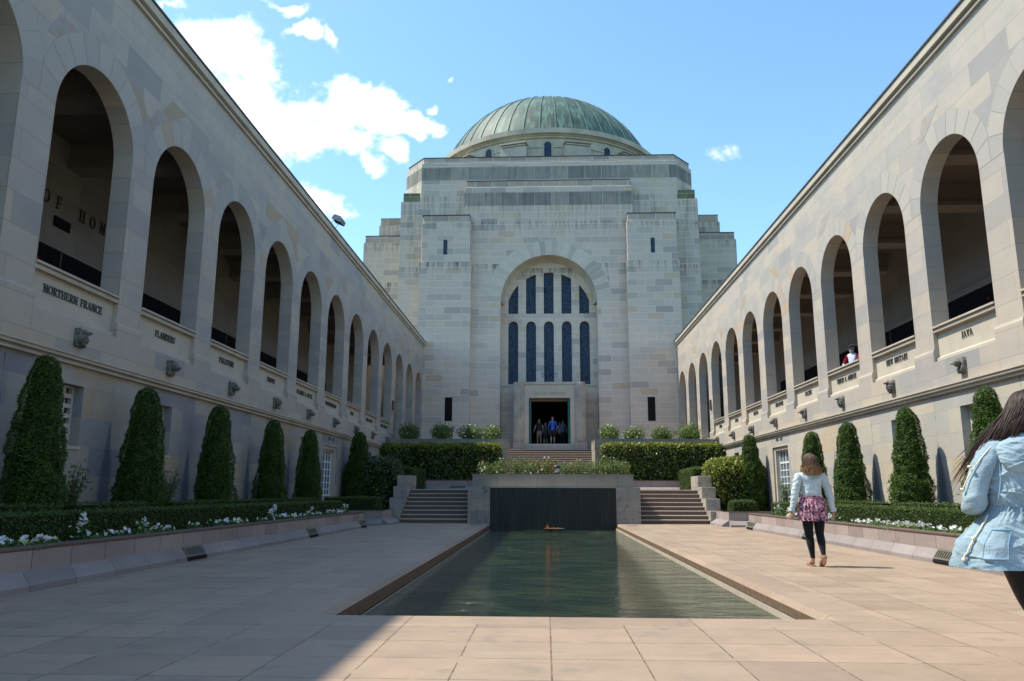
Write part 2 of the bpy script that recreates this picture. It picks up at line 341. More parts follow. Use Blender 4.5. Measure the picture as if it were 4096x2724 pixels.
n=t.noise(t.xyz(t.m('MULTIPLY',x,5),y,t.m('MULTIPLY',z,.4)),1.5,4,.6); s2=t.m('LESS_THAN',t.m('FRACT',t.m('ADD',t.m('DIVIDE',x,.73),.36)),.018)
col=t.mix(t.sstep(n,.4,.75),(.020,.021,.021),(.042,.043,.040)); col=t.mix(t.m('MULTIPLY',s2,.35),col,(.13,.14,.14))
setb(t,b,col,t.sstep(n,.3,.7,.25,.42),.16); M['black']=m
# water
m,t,b=mat('pool_water'); g,P,x,y,z=t.pos()
w1=t.noise(t.xyz(t.m('MULTIPLY',x,2.6),t.m('MULTIPLY',y,6.0),0),3.2,3,.6); w2=t.noise(t.xyz(t.m('MULTIPLY',x,1),t.m('MULTIPLY',y,1.6),5),1.4,2,.5); w3=t.noise(P,38,2,.5)
w4=t.noise(t.xyz(t.m('MULTIPLY',x,.7),t.m('MULTIPLY',y,2.4),9),5.5,3,.55)
h=t.m('ADD',t.m('MULTIPLY',w1,.6),t.m('ADD',t.m('MULTIPLY',w2,1.9),t.m('ADD',t.m('MULTIPLY',w3,.10),t.m('MULTIPLY',w4,.5))))
dk=t.noise(P,.9,3,.6)
setb(t,b,t.mix(t.sstep(dk,.35,.65),(.009,.019,.007),(.024,.037,.014)),.03,.5,0,t.bump(h,1.0,.10)); b.inputs['IOR'].default_value=1.33; M['water']=m
m,t,b=mat('mulch'); g,P,x,y,z=t.pos(); n=t.noise(P,28,4,.7)
setb(t,b,t.mix(t.sstep(n,.35,.65),(.035,.018,.012),(.16,.085,.06)),.95,.1,0,t.bump(n,.8,.03)); M['mulch']=m
def leafm(name,c1,c2,c3=None,rough=.55,trans=.25,spec=.35,cs=1.6):
    m,t,b=mat(name); a=t.new('ShaderNodeAttribute',attribute_name='tint'); g,P,x,y,z=t.pos()
    cl=t.noise(P,cs,3,.6); f=t.m('ADD',t.m('MULTIPLY',a.outputs['Fac'],.6),t.m('MULTIPLY',t.sstep(cl,.3,.7),.4))
    st=[(0,c1),(.75,c2),(1,c3 or c2)]; col=t.ramp(f,st)
    setb(t,b,col,rough,spec)
    tr=t.new('ShaderNodeBsdfTranslucent'); t.put(tr.inputs[0],t.mix(.5,col,(c2[0]*1.5,c2[1]*1.6,c2[2])))
    mx=t.new('ShaderNodeMixShader'); mx.inputs[0].default_value=trans; t.l.new(b.outputs[0],mx.inputs[1]); t.l.new(tr.outputs[0],mx.inputs[2])
    t.l.new(mx.outputs[0],t.n['Material Output'].inputs[0]); return m
M['conifer']=leafm('conifer_leaf',(.016,.045,.004),(.055,.115,.008),(.105,.175,.018),cs=5)
M['box']=leafm('box_hedge_leaf',(.028,.055,.010),(.082,.128,.022),(.15,.19,.04),cs=4)
M['pitto']=leafm('glossy_hedge_leaf',(.012,.032,.008),(.05,.09,.016),(.24,.27,.045),rough=.35,cs=2.5,spec=.6)
M['ptop']=leafm('young_hedge_leaf',(.12,.15,.02),(.24,.26,.035),(.38,.34,.05),rough=.4)
M['rose']=leafm('rose_leaf',(.05,.085,.022),(.14,.21,.05),(.30,.36,.12))
M['shrub']=leafm('shrub_leaf',(.03,.08,.018),(.085,.17,.04),(.15,.24,.06))
M['core']=plain('light_blocking_core',(.014,.024,.008),.95,.1,mottle=.5,ns=20)  # dark green for solid cores added inside foliage to block light
M['bark']=plain('bark',(.08,.06,.045),.9,mottle=.4,ns=20)
def petalm(name,c):
    m,t,b=mat(name); setb(t,b,c,.6,.2); tr=t.new('ShaderNodeBsdfTranslucent'); t.put(tr.inputs[0],c); mx=t.new('ShaderNodeMixShader'); mx.inputs[0].default_value=.3
    t.l.new(b.outputs[0],mx.inputs[1]); t.l.new(tr.outputs[0],mx.inputs[2]); t.l.new(mx.outputs[0],t.n['Material Output'].inputs[0]); return m
M['petal']=petalm('white_petal',(.80,.80,.80)); M['cream']=petalm('cream_petal',(.75,.72,.42)); M['red']=petalm('red_petal',(.42,.02,.025)); M['pink']=petalm('deep_pink_petal',(.5,.06,.08))
# ============================================================ WRITING: small serif stroke alphabet
TK,TN=.14,.055
def V(x,top=1,bot=0,ser='tb',w=TK):
    r=[(x,bot,x,top,w)]
    if 't' in ser: r.append((x-.2,top-.03,x+.2,top-.03,.07))
    if 'b' in ser: r.append((x-.2,bot+.03,x+.2,bot+.03,.07))
    return r
def H(x0,x1,y,w=TN): return [(x0,y,x1,y,w)]
def A(cx,cy,rx,ry,a0,a1,n=10): return [('a',cx,cy,rx,ry,a0,a1,n)]
GL={'A':(.95,[(.12,0,.46,1,TN),(.42,1,.82,0,TK)]+H(.22,.68,.34)+H(0,.28,.03)+H(.64,.98,.03)),
'B':(.8,V(.17)+H(.17,.42,.97)+H(.17,.45,.52)+H(.17,.45,.03)+A(.42,.745,.24,.225,-90,90)+A(.44,.275,.29,.245,-90,90)),
'C':(.85,A(.46,.5,.38,.5,42,318,16)+[(.76,.68,.76,.95,.06),(.78,.06,.78,.28,.06)]),
'D':(.92,V(.17)+H(.17,.42,.97)+H(.17,.42,.03)+A(.42,.5,.40,.47,-90,90,14)),
'E':(.78,V(.17)+H(.17,.66,.96)+H(.17,.56,.52)+H(.17,.70,.04)+[(.66,.78,.66,1,.06),(.56,.42,.56,.62,.06),(.70,0,.70,.25,.06)]),
'F':(.74,V(.17)+H(.17,.66,.96)+H(.17,.54,.52)+[(.66,.76,.66,1,.06),(.54,.42,.54,.62,.06)]),
'G':(.92,A(.46,.5,.38,.5,42,318,16)+[(.76,.68,.76,.95,.06)]+V(.76,.42,.08,'t',.16)),
'H':(.98,V(.17)+V(.78)+H(.17,.78,.5)),'I':(.4,V(.2)),'J':(.5,V(.28,1,.15,'t')+A(.12,.15,.17,.22,-120,0,5)),
'K':(.92,V(.17)+[(.26,.42,.75,.97,TN),(.36,.55,.82,.03,TK)]+H(.58,.9,.97)+H(.62,.95,.03)),
'L':(.74,V(.17)+H(.17,.68,.04)+[(.68,0,.68,.28,.06)]),'M':(1.15,V(.13,w=.1)+V(1.0)+[(.15,1,.56,.05,TK),(.56,.05,.98,1,TN)]),
'N':(.98,V(.13,w=.09)+V(.82,w=.09)+[(.13,1,.82,0,TK)]),'O':(.95,A(.47,.5,.40,.5,0,360,20)),
'P':(.76,V(.17)+H(.17,.42,.97)+H(.17,.42,.46)+A(.42,.715,.28,.255,-90,90)),
'R':(.88,V(.17)+H(.17,.42,.97)+H(.17,.42,.48)+A(.42,.725,.26,.245,-90,90)+[(.42,.5,.78,.03,TK)]+H(.66,.9,.03)),
'S':(.7,A(.34,.73,.25,.24,60,270,9)+A(.34,.27,.27,.24,-120,90,9)+[(.58,.7,.58,.95,.06),(.08,.06,.08,.3,.06)]),
'T':(.8,V(.4,1,0,'b')+H(.04,.76,.96)+[(.04,.76,.04,1,.06),(.76,.76,.76,1,.06)]),
'U':(.92,V(.17,1,.3,'t')+V(.76,1,.3,'t',.09)+A(.465,.3,.295,.28,180,360,10)),
'V':(.9,[(.12,1,.45,0,TK),(.45,0,.78,1,TN)]+H(-.04,.3,.97)+H(.62,.94,.97)),
'W':(1.25,[(.12,1,.4,0,TK),(.4,0,.62,.9,TN),(.6,.95,.86,0,TK),(.86,0,1.12,1,TN)]+H(-.04,.28,.97)+H(.96,1.26,.97)),
'X':(.9,[(.14,1,.78,0,TK),(.76,1,.14,0,TN)]+H(0,.32,.97)+H(.6,.9,.97)+H(0,.3,.03)+H(.6,.92,.03)),
'Y':(.9,[(.12,1,.45,.48,TK),(.78,1,.45,.48,TN)]+V(.45,.5,0,'b')+H(-.02,.3,.97)+H(.62,.92,.97)),
'&':(.95,A(.36,.77,.18,.2,0,360,12)+A(.36,.27,.3,.27,90,360,12)+[(.24,.66,.84,0,TK)]),' ':(.5,[])}
def text(name,s,h,org,du,dv,dn,m,parent,depth=.02,center=True,sx=.9,space=.12):
    mb=MB(); tot=sum(GL[c][0]+space for c in s)-space; x=-tot/2 if center else 0
    o=Vector(org); du=Vector(du); dv=Vector(dv); dn=Vector(dn)
    def pt(a,b,d): return o+du*(a*h*sx)+dv*(b*h)+dn*d
    def bar(x0,y0,x1,y1,w0,w1):
        d=Vector((x1-x0,y1-y0)); L=d.length or 1; nx,ny=-d.y/L,d.x/L
        q=[(x0+nx*w0/2,y0+ny*w0/2),(x1+nx*w1/2,y1+ny*w1/2),(x1-nx*w1/2,y1-ny*w1/2),(x0-nx*w0/2,y0-ny*w0/2)]
        f=[pt(a,b,depth) for a,b in q]; k=[pt(a,b,.002) for a,b in q]
        mb.quad(*f); mb.quad(*reversed(k))
        for i in range(4): mb.quad(f[i],k[i],k[(i+1)%4],f[(i+1)%4])
    for c in s:
        w,st=GL[c]
        for g in st:
            if g[0]=='a':
                _,cx,cy,rx,ry,a0,a1,n=g; ri=[]
                for i in range(n+1):
                    a=R(a0+(a1-a0)*i/n); ri.append((cx+rx*math.cos(a),cy+ry*math.sin(a),TN+(TK-TN)*math.cos(a)**2))
                for p,q in zip(ri,ri[1:]): bar(x+p[0],p[1],x+q[0],q[1],p[2],q[2])
            else:
                x0,y0,x1,y1,wd=g; bar(x+x0,y0,x+x1,y1,wd,wd)
        x+=w+space
    return mb.build(name,m,parent,recalc=False)
# ============================================================ CAMERA, SUN, SKY
CXW=.26                                  # axis of symmetry of the court
F_,U_,Rr_=Vector((-0.0420,0.9805,0.1919)),None,None
pit=math.atan(350/1806); psi=math.atan(79*math.cos(pit)/1806); rol=.003
fw=Vector((-math.sin(psi)*math.cos(pit),math.cos(psi)*math.cos(pit),math.sin(pit)))
r0=Vector((math.cos(psi),math.sin(psi),0)); u0=r0.cross(fw)
rg=r0*math.cos(rol)+u0*math.sin(rol); up=rg.cross(fw)
cam=bpy.data.objects.new('camera',bpy.data.cameras.new('camera')); COL.objects.link(cam); SC.camera=cam
cam.matrix_world=Matrix(((rg.x,up.x,-fw.x,0),(rg.y,up.y,-fw.y,0),(rg.z,up.z,-fw.z,1.05),(0,0,0,1)))
cam.data.lens=36*1806/2358; cam.data.sensor_width=36; cam.data.clip_end=4000; cam.data.clip_start=.05
AZ=R(7); TE=1.64                         # sun comes from the left (west), a little behind the hall
EL=math.atan(TE*math.cos(AZ))
sd=Vector((-math.cos(EL)*math.cos(AZ),math.cos(EL)*math.sin(AZ),math.sin(EL)))
sun=bpy.data.objects.new('sun',bpy.data.lights.new('sun','SUN')); COL.objects.link(sun)
sun.data.energy=5.0; sun.data.angle=R(.6); sun.data.color=(1,.92,.78); sun.rotation_euler=(-sd).to_track_quat('-Z','Y').to_euler(); sun.location=(0,0,60)
W=bpy.data.worlds.new('World'); SC.world=W; W.use_nodes=True; t=NT(W.node_tree); bg=t.n['Background']
sky=t.new('ShaderNodeTexSky',sky_type='NISHITA'); sky.sun_disc=False; sky.sun_elevation=EL; sky.sun_rotation=math.atan2(sd.x,sd.y); sky.altitude=580; sky.air_density=1.0; sky.dust_density=.9; sky.ozone_density=1.4
tc=t.new('ShaderNodeTexCoord'); sp=t.new('ShaderNodeSeparateXYZ'); t.l.new(tc.outputs['Generated'],sp.inputs[0])
dx,dy,dz=sp.outputs; dyc=t.m('MAXIMUM',dy,.02); X=t.m('DIVIDE',dx,dyc); Zz=t.m('DIVIDE',dz,dyc)
cv=t.xyz(X,Zz,0)
wn=t.noise(cv,11,5,.6,1); ws=t.new('ShaderNodeSeparateColor'); t.l.new(wn,ws.inputs[0])
Xw=t.m('ADD',X,t.m('MULTIPLY',t.m('SUBTRACT',ws.outputs[0],.5),.085)); Zw=t.m('ADD',Zz,t.m('MULTIPLY',t.m('SUBTRACT',ws.outputs[1],.5),.075))
def skydir(u,v):
    d=fw*1806+rg*(u-1179)-up*(v-784); return d.x/d.y,d.z/d.y
n1=t.noise(cv,8,10,.66); n2=t.noise(cv,3.5,4,.5); n3=t.noise(cv,30,5,.65)
fld=None
CL=[(500,110,150,95,-25,1),(590,150,85,60,-30,1),(560,250,150,120,-40,1),(700,280,150,75,8,1),(790,245,85,70,0,1),(870,255,95,65,-18,1),(950,288,75,36,-10,1),
    (700,335,120,60,10,1),(795,335,90,45,0,.9),(848,372,50,20,-35,.75),(905,350,40,28,-30,.65),(700,70,75,24,-8,.72),(762,95,20,52,8,.7),(650,14,60,16,-20,.62),(1003,252,22,18,0,.8),
    (745,465,85,34,-20,.85),(800,480,30,15,-30,.6),(1690,360,60,20,-20,.42),(1033,188,14,10,0,.6),(385,5,50,18,0,.7),(650,330,70,80,0,1),(580,340,90,90,0,1)]
for (u,v,rx,ry,rot,amp) in CL:
    cx,cz=skydir(u,v); ax=t.m('SUBTRACT',Xw,cx); az=t.m('SUBTRACT',Zw,cz); a=R(rot); k=1/1880
    p=t.m('ADD',t.m('MULTIPLY',ax,math.cos(a)/(rx*k)),t.m('MULTIPLY',az,math.sin(a)/(rx*k)))
    q=t.m('ADD',t.m('MULTIPLY',ax,-math.sin(a)/(ry*k)),t.m('MULTIPLY',az,math.cos(a)/(ry*k)))
    e=t.m('MULTIPLY',t.m('SUBTRACT',1.35,t.m('SQRT',t.m('ADD',t.m('MULTIPLY',p,p),t.m('MULTIPLY',q,q)))),amp)
    fld=e if fld is None else t.m('MAXIMUM',fld,e)
den=t.m('ADD',t.m('MULTIPLY',t.m('MINIMUM',fld,.8),1.0),t.m('ADD',t.m('MULTIPLY',t.m('SUBTRACT',n1,.5),2.6),t.m('MULTIPLY',t.m('SUBTRACT',n3,.5),1.7)))
den=t.sstep(den,.05,1.05); den=t.m('MULTIPLY',den,t.sstep(fld,.0,.35))
# a few more clouds all round, so that other views and reflections have them too
el=t.m('MAXIMUM',dz,.05); gen=t.noise(t.xyz(t.m('DIVIDE',dx,el),t.m('DIVIDE',dy,el),0),1.1,6,.6)
gd=t.m('MULTIPLY',t.sstep(gen,.60,.70),t.sstep(dy,.1,-.25)); den=t.m('MAXIMUM',den,t.m('MULTIPLY',gd,t.sstep(dz,.0,.15)))
skyc=t.new('ShaderNodeHueSaturation'); t.put(skyc.inputs['Color'],sky.outputs[0]); skyc.inputs['Saturation'].default_value=1.0; skyc.inputs['Value'].default_value=1.0; skyt=t.mix(1.0,skyc.outputs[0],(1.25,1.55,1.62),'MULTIPLY')
cshade=t.mix(t.sstep(t.noise(cv,6,6,.6),.42,.7),(9.4,9.5,9.7),(6.6,7.0,7.5)); mixc=t.mix(den,skyt,cshade); t.l.new(mixc,bg.inputs[0]); bg.inputs[1].default_value=.15
SC.view_settings.view_transform='Standard'; SC.view_settings.look='None'; SC.view_settings.exposure=.42; SC.view_settings.gamma=1
SC.render.engine='CYCLES'; SC.render.resolution_x=1024; SC.render.resolution_y=681
# ============================================================ GROUND, PAVING, POOL
WL,WR=-7.98,8.5; PXL,PXR,PY0,PY1=-1.93,2.41,7.13,27.6
MB().quad((-900,-900,-1.5),(900,-900,-1.5),(900,900,-1.5),(-900,900,-1.5)).build('ground',plain('grass_ground',(.05,.08,.03),.95),kind='structure',label='green ground beyond the buildings')
b_=MB(); c_=.46
for q in ((WL-4,PXL-c_,-14,29),(PXR+c_,WR+4,-14,29),(PXL-c_,PXR+c_,-14,PY0-c_)):
    b_.box(q[0],q[1],q[2],q[3],-.3,0)
b_.build('pavement',M['pave'],kind='structure',label='pink granite slab paving of the courtyard')
cp=MB(); ch=.055; zt=.0
# coping around the pool: flat top, chamfered lip, vertical inner face
for (x0,x1,s) in ((PXL-c_,PXL,1),(PXR+c_,PXR,-1)):
    a=x1-s*ch
    cp.quad((x0,PY0-c_,zt),(a,PY0-c_,zt),(a,PY1,zt),(x0,PY1,zt),mi=1); cp.quad((a,PY0-ch,zt),(x1,PY0,zt-ch),(x1,PY1,zt-ch),(a,PY1,zt),mi=1)
    cp.quad((x1,PY0,zt-ch),(x1,PY0,-.55),(x1,PY1,-.55),(x1,PY1,zt-ch),mi=2)
cp.quad((PXL-ch,PY0-c_,zt),(PXR+ch,PY0-c_,zt),(PXR+ch,PY0-ch,zt),(PXL-ch,PY0-ch,zt)); cp.quad((PXL-ch,PY0-ch,zt),(PXR+ch,PY0-ch,zt),(PXR,PY0,zt-ch),(PXL,PY0,zt-ch)); cp.quad((PXL,PY0,zt-ch),(PXR,PY0,zt-ch),(PXR,PY0,-.55),(PXL,PY0,-.55))
pool=thing('reflecting_pool','long rectangular stone-edged pool sunk in the centre of the courtyard','pool',(CXW,17,-.1))
def rel(o,p):      # parent while keeping world-space mesh coordinates
    o.parent=p; o.matrix_parent_inverse=Matrix.Translation(-p.location); return o
rel(cp.build('coping',[M['coping'],M['copside'],M['face']]),pool)
rel(MB().box(PXL,PXR,PY0,PY1,-.60,-.55).build('pool_floor',plain('pool_tiles',(.03,.04,.03))),pool)
fr=MB(); fr.box(PXR-.034,PXR-.028,PY0+.01,PY1-.01,-.25,-.136); fr.box(PXL+.028,PXL+.034,PY0+.01,PY1-.01,-.25,-.19)
ch_=MB(); ch_.box(PXR-.027,PXR-.002,PY0+.01,PY1-.01,-.25,-.142); ch_.box(PXL+.002,PXL+.027,PY0+.01,PY1-.01,-.25,-.192); rel(ch_.build('overflow_channel',M['dark']),pool)
rel(fr.build('overflow_strip',M['trim']),pool)
MB().quad((PXL+.001,PY0,-.20),(PXR-.001,PY0,-.20),(PXR-.001,PY1,-.20),(PXL+.001,PY1,-.20)).build('water',M['water'],kind='structure',label='dark green rippled water of the long pool')
# eternal flame
fl=thing('flame_dish','low round metal dish with an orange flame on the water by the black wall','flame dish',(.27,26.9,-.19))
MB().lathe([(0.02,.0),(.12,-.02),(.12,.02),(.35,.055),(.36,.07),(.33,.065),(.05,.03),(.0,.03)],0,0,28).build('dish',plain('dish_metal',(.17,.17,.16),.4,.5,metal=.6),fl)
fm,t2,b2=mat('flame'); em=t2.new('ShaderNodeEmission'); em.inputs[0].default_value=(1,.22,.03,1); em.inputs[1].default_value=.3; t2.l.new(em.outputs[0],t2.n['Material Output'].inputs[0])
f_=MB()
for (x,h,r) in ((-.22,.17,.02),(-.17,.08,.014),(-.06,.05,.012),(.0,.07,.014),(.08,.05,.012),(.13,.08,.014),(-.26,.09,.012)):
    f_.tube([(x,0,.05),(x+.01,0,.05+h*.35),(x-.015,0,.05+h*.7),(x+.02,0,.05+h)],[r*.7,r,r*.55,.002],7)
f_.build('flame',fm,fl)
# small drain covers in the paving near the stairs
for x,s in ((-2.3,'left'),(2.8,'right')):
    MB().box(x-.18,x+.18,26.2,26.36,.003,.008).build('drain_cover',M['bronze'],label=f'small flat metal drain cover in the paving at the far {s} corner of the pool',cat='drain cover')
# ============================================================ ARCADES
B=3.27; Y0=11.53; OW=2.43; ZS=7.27; RA=OW/2; ZT=10.42; TH=.38
NAMESL=['NORTHERN FRANCE','FLANDERS','PALESTINE','EUROPE','ATLANTIC & ARCTIC','MEDITERRANEAN','LIBYA','NORTH AFRICA','GREECE AND CRETE']
NAMESR=['BORNEO','JAVA','NEW BRITAIN','TIMOR & AMBON','PACIFIC','SINGAPORE','MALAYA','KOREA','BURMA']
VS={}
vm,t,b=mat('voussoir_stone'); a=t.new('ShaderNodeAttribute',attribute_name='tint'); g,P,x,y,z=t.pos(); nn=t.noise(P,2,4,.6)
hc=t.new('ShaderNodeHueSaturation'); t.put(hc.inputs['Color'],t.ramp(a.outputs['Fac'],[(0,(.34,.32,.29)),(.6,(.40,.365,.305)),(.9,(.42,.375,.30)),(1,(.42,.32,.23))])); t.put(hc.inputs['Value'],t.m('ADD',.92,t.m('MULTIPLY',nn,.16)))
setb(t,b,hc.outputs[0],.85,.25); M['vous']=vm
bm_,t,b=mat('patch_stone'); a=t.new('ShaderNodeAttribute',attribute_name='tint'); g,P,x,y,z=t.pos(); nn=t.noise(P,6,4,.6)
setb(t,b,t.mix(t.sstep(nn,.3,.7),t.ramp(a.outputs['Fac'],[(0,(.33,.33,.33)),(.4,(.37,.285,.19)),(1,(.42,.32,.20))]),(.36,.29,.20)),.85,.2); M['patch']=bm_
def head_mesh(kind,seed):
    rnd=random.Random(seed); bm=bmesh.new()
    def ell(c,s,sub=3):
        r=bmesh.ops.create_icosphere(bm,subdivisions=sub,radius=1)
        for v in r['verts']: v.co=Vector((v.co.x*s[0]+c[0],v.co.y*s[1]+c[1],v.co.z*s[2]+c[2]))
    def bx(c,s):
        r=bmesh.ops.create_cube(bm,size=1); bmesh.ops.subdivide_edges(bm,edges=list({e for v in r['verts'] for e in v.link_edges}),cuts=2,use_grid_fill=True)
        for v in r['verts']: pass
        vs=[v for v in bm.verts if abs(v.co.x)<=.5001 and abs(v.co.y)<=.5001 and abs(v.co.z)<=.5001 and v not in done]
        for v in vs: v.co=Vector((v.co.x*s[0]+c[0],v.co.y*s[1]+c[1],v.co.z*s[2]+c[2]))
    done=set()
    bx((.05,0,.0),(.12,.36,.46))      # back plate
    # head projects in +x
    if kind=='snake':
        for i in range(22):
            a=i/21*4.6*math.pi; rr=.15*(1-i/30); ell((.14+.004*i,rr*math.sin(a),-.03+rr*math.cos(a)),(.055,.05,.05),2)
        ell((.27,.02,.12),(.11,.06,.05),2); ell((.12,-.14,.05),(.07,.05,.2),2)
    elif kind=='bird':
        ell((.2,0,.06),(.12,.1,.11)); ell((.33,0,.04),(.11,.035,.03),2)
        for s in (-1,1): ell((.27,s*.07,.09),(.03,.03,.035),2)
        for i in range(7): a=R(-60+i*20); ell((.12,.15*math.sin(a),-.04-.12*math.cos(a)),(.05,.03,.1),2)
    elif kind=='man':
        ell((.2,0,.04),(.13,.12,.16)); ell((.33,0,.02),(.04,.03,.05),2); ell((.29,0,-.08),(.05,.06,.03),2); ell((.3,0,.09),(.04,.1,.025),2)
        for i in range(8): ell((.24,-.1+.03*i,-.16-rnd.random()*.05),(.05,.035,.07),2)
        for s in (-1,1): ell((.19,s*.13,.03),(.05,.03,.06),2)
    else:
        ell((.2,0,.05),(.13,.12,.13)); ell((.32,0,-.01),(.10,.07,.06)); ell((.40,0,.01),(.03,.04,.03),2); ell((.3,0,-.08),(.08,.05,.03),2)
        for s in (-1,1): ell((.16,s*.11,.17),(.03,.04,.07),2); ell((.28,s*.06,.08),(.03,.025,.025),2)
        for i in range(12): a=R(i*30); ell((.12,.16*math.sin(a),.2*math.cos(a)-.02),(.05,.05,.06),2)
    for v in bm.verts:
        n=noise.noise(v.co*14+Vector((seed,0,0)))*.012+noise.noise(v.co*35)*.006; v.co+=v.co.normalized()*n
    me=bpy.data.meshes.new('carved_head'); bm.to_mesh(me); bm.free(); me.materials.append(M['carve'])
    me.polygons.foreach_set('use_smooth',[True]*len(me.polygons)); return me
HEADS=[head_mesh(k,i) for i,k in enumerate(['snake','beast','bird','man','beast','bird','man','snake','beast'])]
def arcade(s,X0,names,lab,lowm,trees):
    # s=+1 for the left (west) wall whose face looks +x, -1 for the right wall
    root=thing('arcade_building',lab,'arcade building',(X0,25,0)); rel_=lambda o:rel(o,root)
    ks=range(-5,12); d=lambda off: X0+s*off      # off>0 = towards the court
    YA=Y0-5*B-.42; YE=50.28
    segs=[]
    for k in ks:
        a=Y0+k*B; e=a+OW; zb=3.85 if k<9 else 3.7
        segs.append((a-.84 if k>-5 else YA,a,[(3.85,3.85,ZT,ZT)]))
        N=28
        for i in range(N):
            t0=math.pi*(1-i/N); t1=math.pi*(1-(i+1)/N); cy=a+RA
            segs.append((cy+RA*math.cos(t0),cy+RA*math.cos(t1),[(ZS+RA*math.sin(t0),ZS+RA*math.sin(t1),ZT,ZT)]))
    segs.append((Y0+11*B+OW,YE,[(3.85,3.85,ZT,ZT)]))
    m1=sliced(MB(),segs,X0,d(-TH),'y'); rel_(m1.build('arcaded_wall',M['arc']))
    # voussoir rings, 3 mm proud, each stone its own tint
    vb=MB(); tint=[]
    for k in ks:
        cy=Y0+k*B+RA; nv=11
        for i in range(nv):
            a0=R(180*i/nv)+.004; a1=R(180*(i+1)/nv)-.004; sub=4; rnd=random.random()
            tv=1 if rnd>.93 else rnd*.8
            for j in range(sub):
                p=a0+(a1-a0)*j/sub; q=a0+(a1-a0)*(j+1)/sub; r1=RA+.002; r2=min(RA+.52,1.628/max(abs(math.cos(p)),1e-6)); r3=min(RA+.52,1.628/max(abs(math.cos(q)),1e-6))
                vb.quad((d(.004),cy+r1*math.cos(p),ZS+r1*math.sin(p)),(d(.004),cy+r1*math.cos(q),ZS+r1*math.sin(q)),(d(.004),cy+r3*math.cos(q),ZS+r3*math.sin(q)),(d(.004),cy+r2*math.cos(p),ZS+r2*math.sin(p))); tint.append(tv)
    vo=vb.build('voussoirs',M['vous'],recalc=False); add_tint(vo.data,tint); rel_(vo)
    # odd brown and blue replacement stones beside the arches
    rr=random.Random(5 if s>0 else 9)
    for k in ks:
        cy=Y0+k*B+RA; ro=RA+.525
        for sg in (-1,1):
            for z0,z1 in ((8.35,8.82),(7.86,8.33),(8.84,9.31)):
                pr_=.4 if s>0 else .07
                if rr.random()>pr_: continue
                f=lambda z: ro*math.cos(math.asin(min(1,(z-ZS)/ro))) if z-ZS<ro else 0
                a0,a1=f(z0),f(z1); w=rr.uniform(.25,.75)+max(0,0); o=max(a0,a1)+.02 if z0>8.8 else None
                outer=min(1.62,a0+w)
                z0_=z0+.005
                if a0+.06<outer:
                    qd=MB().quad((d(.003),cy+sg*a0,z0),(d(.003),cy+sg*outer,z0),(d(.003),cy+sg*(outer if rr.random()<.3 else max(a1+.03,a0-.02)),z1),(d(.003),cy+sg*max(a1,.02),z1)).build('replacement_stone',M['patch'],recalc=False)
                    add_tint(qd.data,[rr.random() if rr.random()>.25 else 0]); rel_(qd)
    # cornice
    c=MB(); prof=[(0,ZT),(.07,ZT),(.07,ZT+.06),(.03,ZT+.075),(.03,ZT+.10),(.13,ZT+.12),(.13,ZT+.30),(0,ZT+.30)]
    c.prism([(d(a),z) for a,z in prof],YA,YE,'y'); rel_(c.build('cornice',M['trim']))
    c=MB(); c.box(d(-4.4),d(.16),YA,YE,ZT+.303,ZT+.345); rel_(c.build('roof',M['flash']))
    rel_(MB().box(d(.028),d(.034),YA,YE,ZT+.062,ZT+.115).build('cornice_joint',M['flash']))
    # frieze, string course, plinth course under piers
    rel_(MB().box(d(-.5),d(.06),YA,YE,3.32,3.85).build('frieze',M['arc']))
    st=MB(); st.prism([(d(-.1),3.14),(d(.07),3.14),(d(.07),3.19),(d(.10),3.22),(d(.10),3.27),(d(.125),3.275),(d(.125),3.31),(d(.06),3.318),(d(-.1),3.318)],YA,YE,'y'); rel_(st.build('string_course',M['trim']))
    rel_(MB().box(d(.101),d(.106),YA,YE,3.20,3.222).build('string_groove',M['under']))
    for k in ks:
        a=Y0+k*B; e=a+OW
        if k<10:
            # pier foot
            y0_,y1_=a-.84,a; pf=MB()
            pf.prism([(d(.001),3.85),(d(.05),3.85),(d(.05),4.08),(d(.03),4.14),(d(.001),4.14)],y0_-.03,y1_+.03,'y'); rel_(pf.build('pier_foot',M['arc']))
        if k<9:
            pn=MB(); pn.prism([(d(-.09),3.98),(d(-.09),4.50),(d(-TH+.01),4.50),(d(-TH+.01),3.852),(d(-.02),3.852),(d(-.02),3.93),(d(-.09),3.98)],a+.002,e-.002,'y'); rel_(pn.build('panel',M['panel']))
            sl=MB(); sl.box(d(-TH),d(.0),a+.002,e-.002,4.50,4.57); sl.box(d(-TH+.02),d(.035),a+.002,e-.002,4.585,4.63); sl.box(d(-TH+.03),d(-.012),a+.004,e-.004,4.57,4.585)
            rel_(sl.build('sill',M['trim'],bevel=.006))
            if 0<=k: rel_(text('lettering',names[k],.135,(d(-.085),a+RA,4.20),(0,s,0),(0,0,1),(s,0,0),M['letter'],None,.016,sx=.86))
            h=bpy.data.objects.new('carved_head',HEADS[(k*2+(3 if s<0 else 0))%9 if k not in (0,1) else (0 if (k==0) else 1) if s>0 else (2 if k==1 else 1)]); COL.objects.link(h)
            h.location=(d(.06)-0,a+RA,3.60); h.rotation_euler=(0,0,0 if s>0 else math.pi); h.scale=(.62,.68,.68); h.parent=root; h.matrix_parent_inverse=Matrix.Translation(-root.location)
    # lower wall with windows and the fire exit
    segs=[]; zb=-.2; wins=[]
    cur=YA
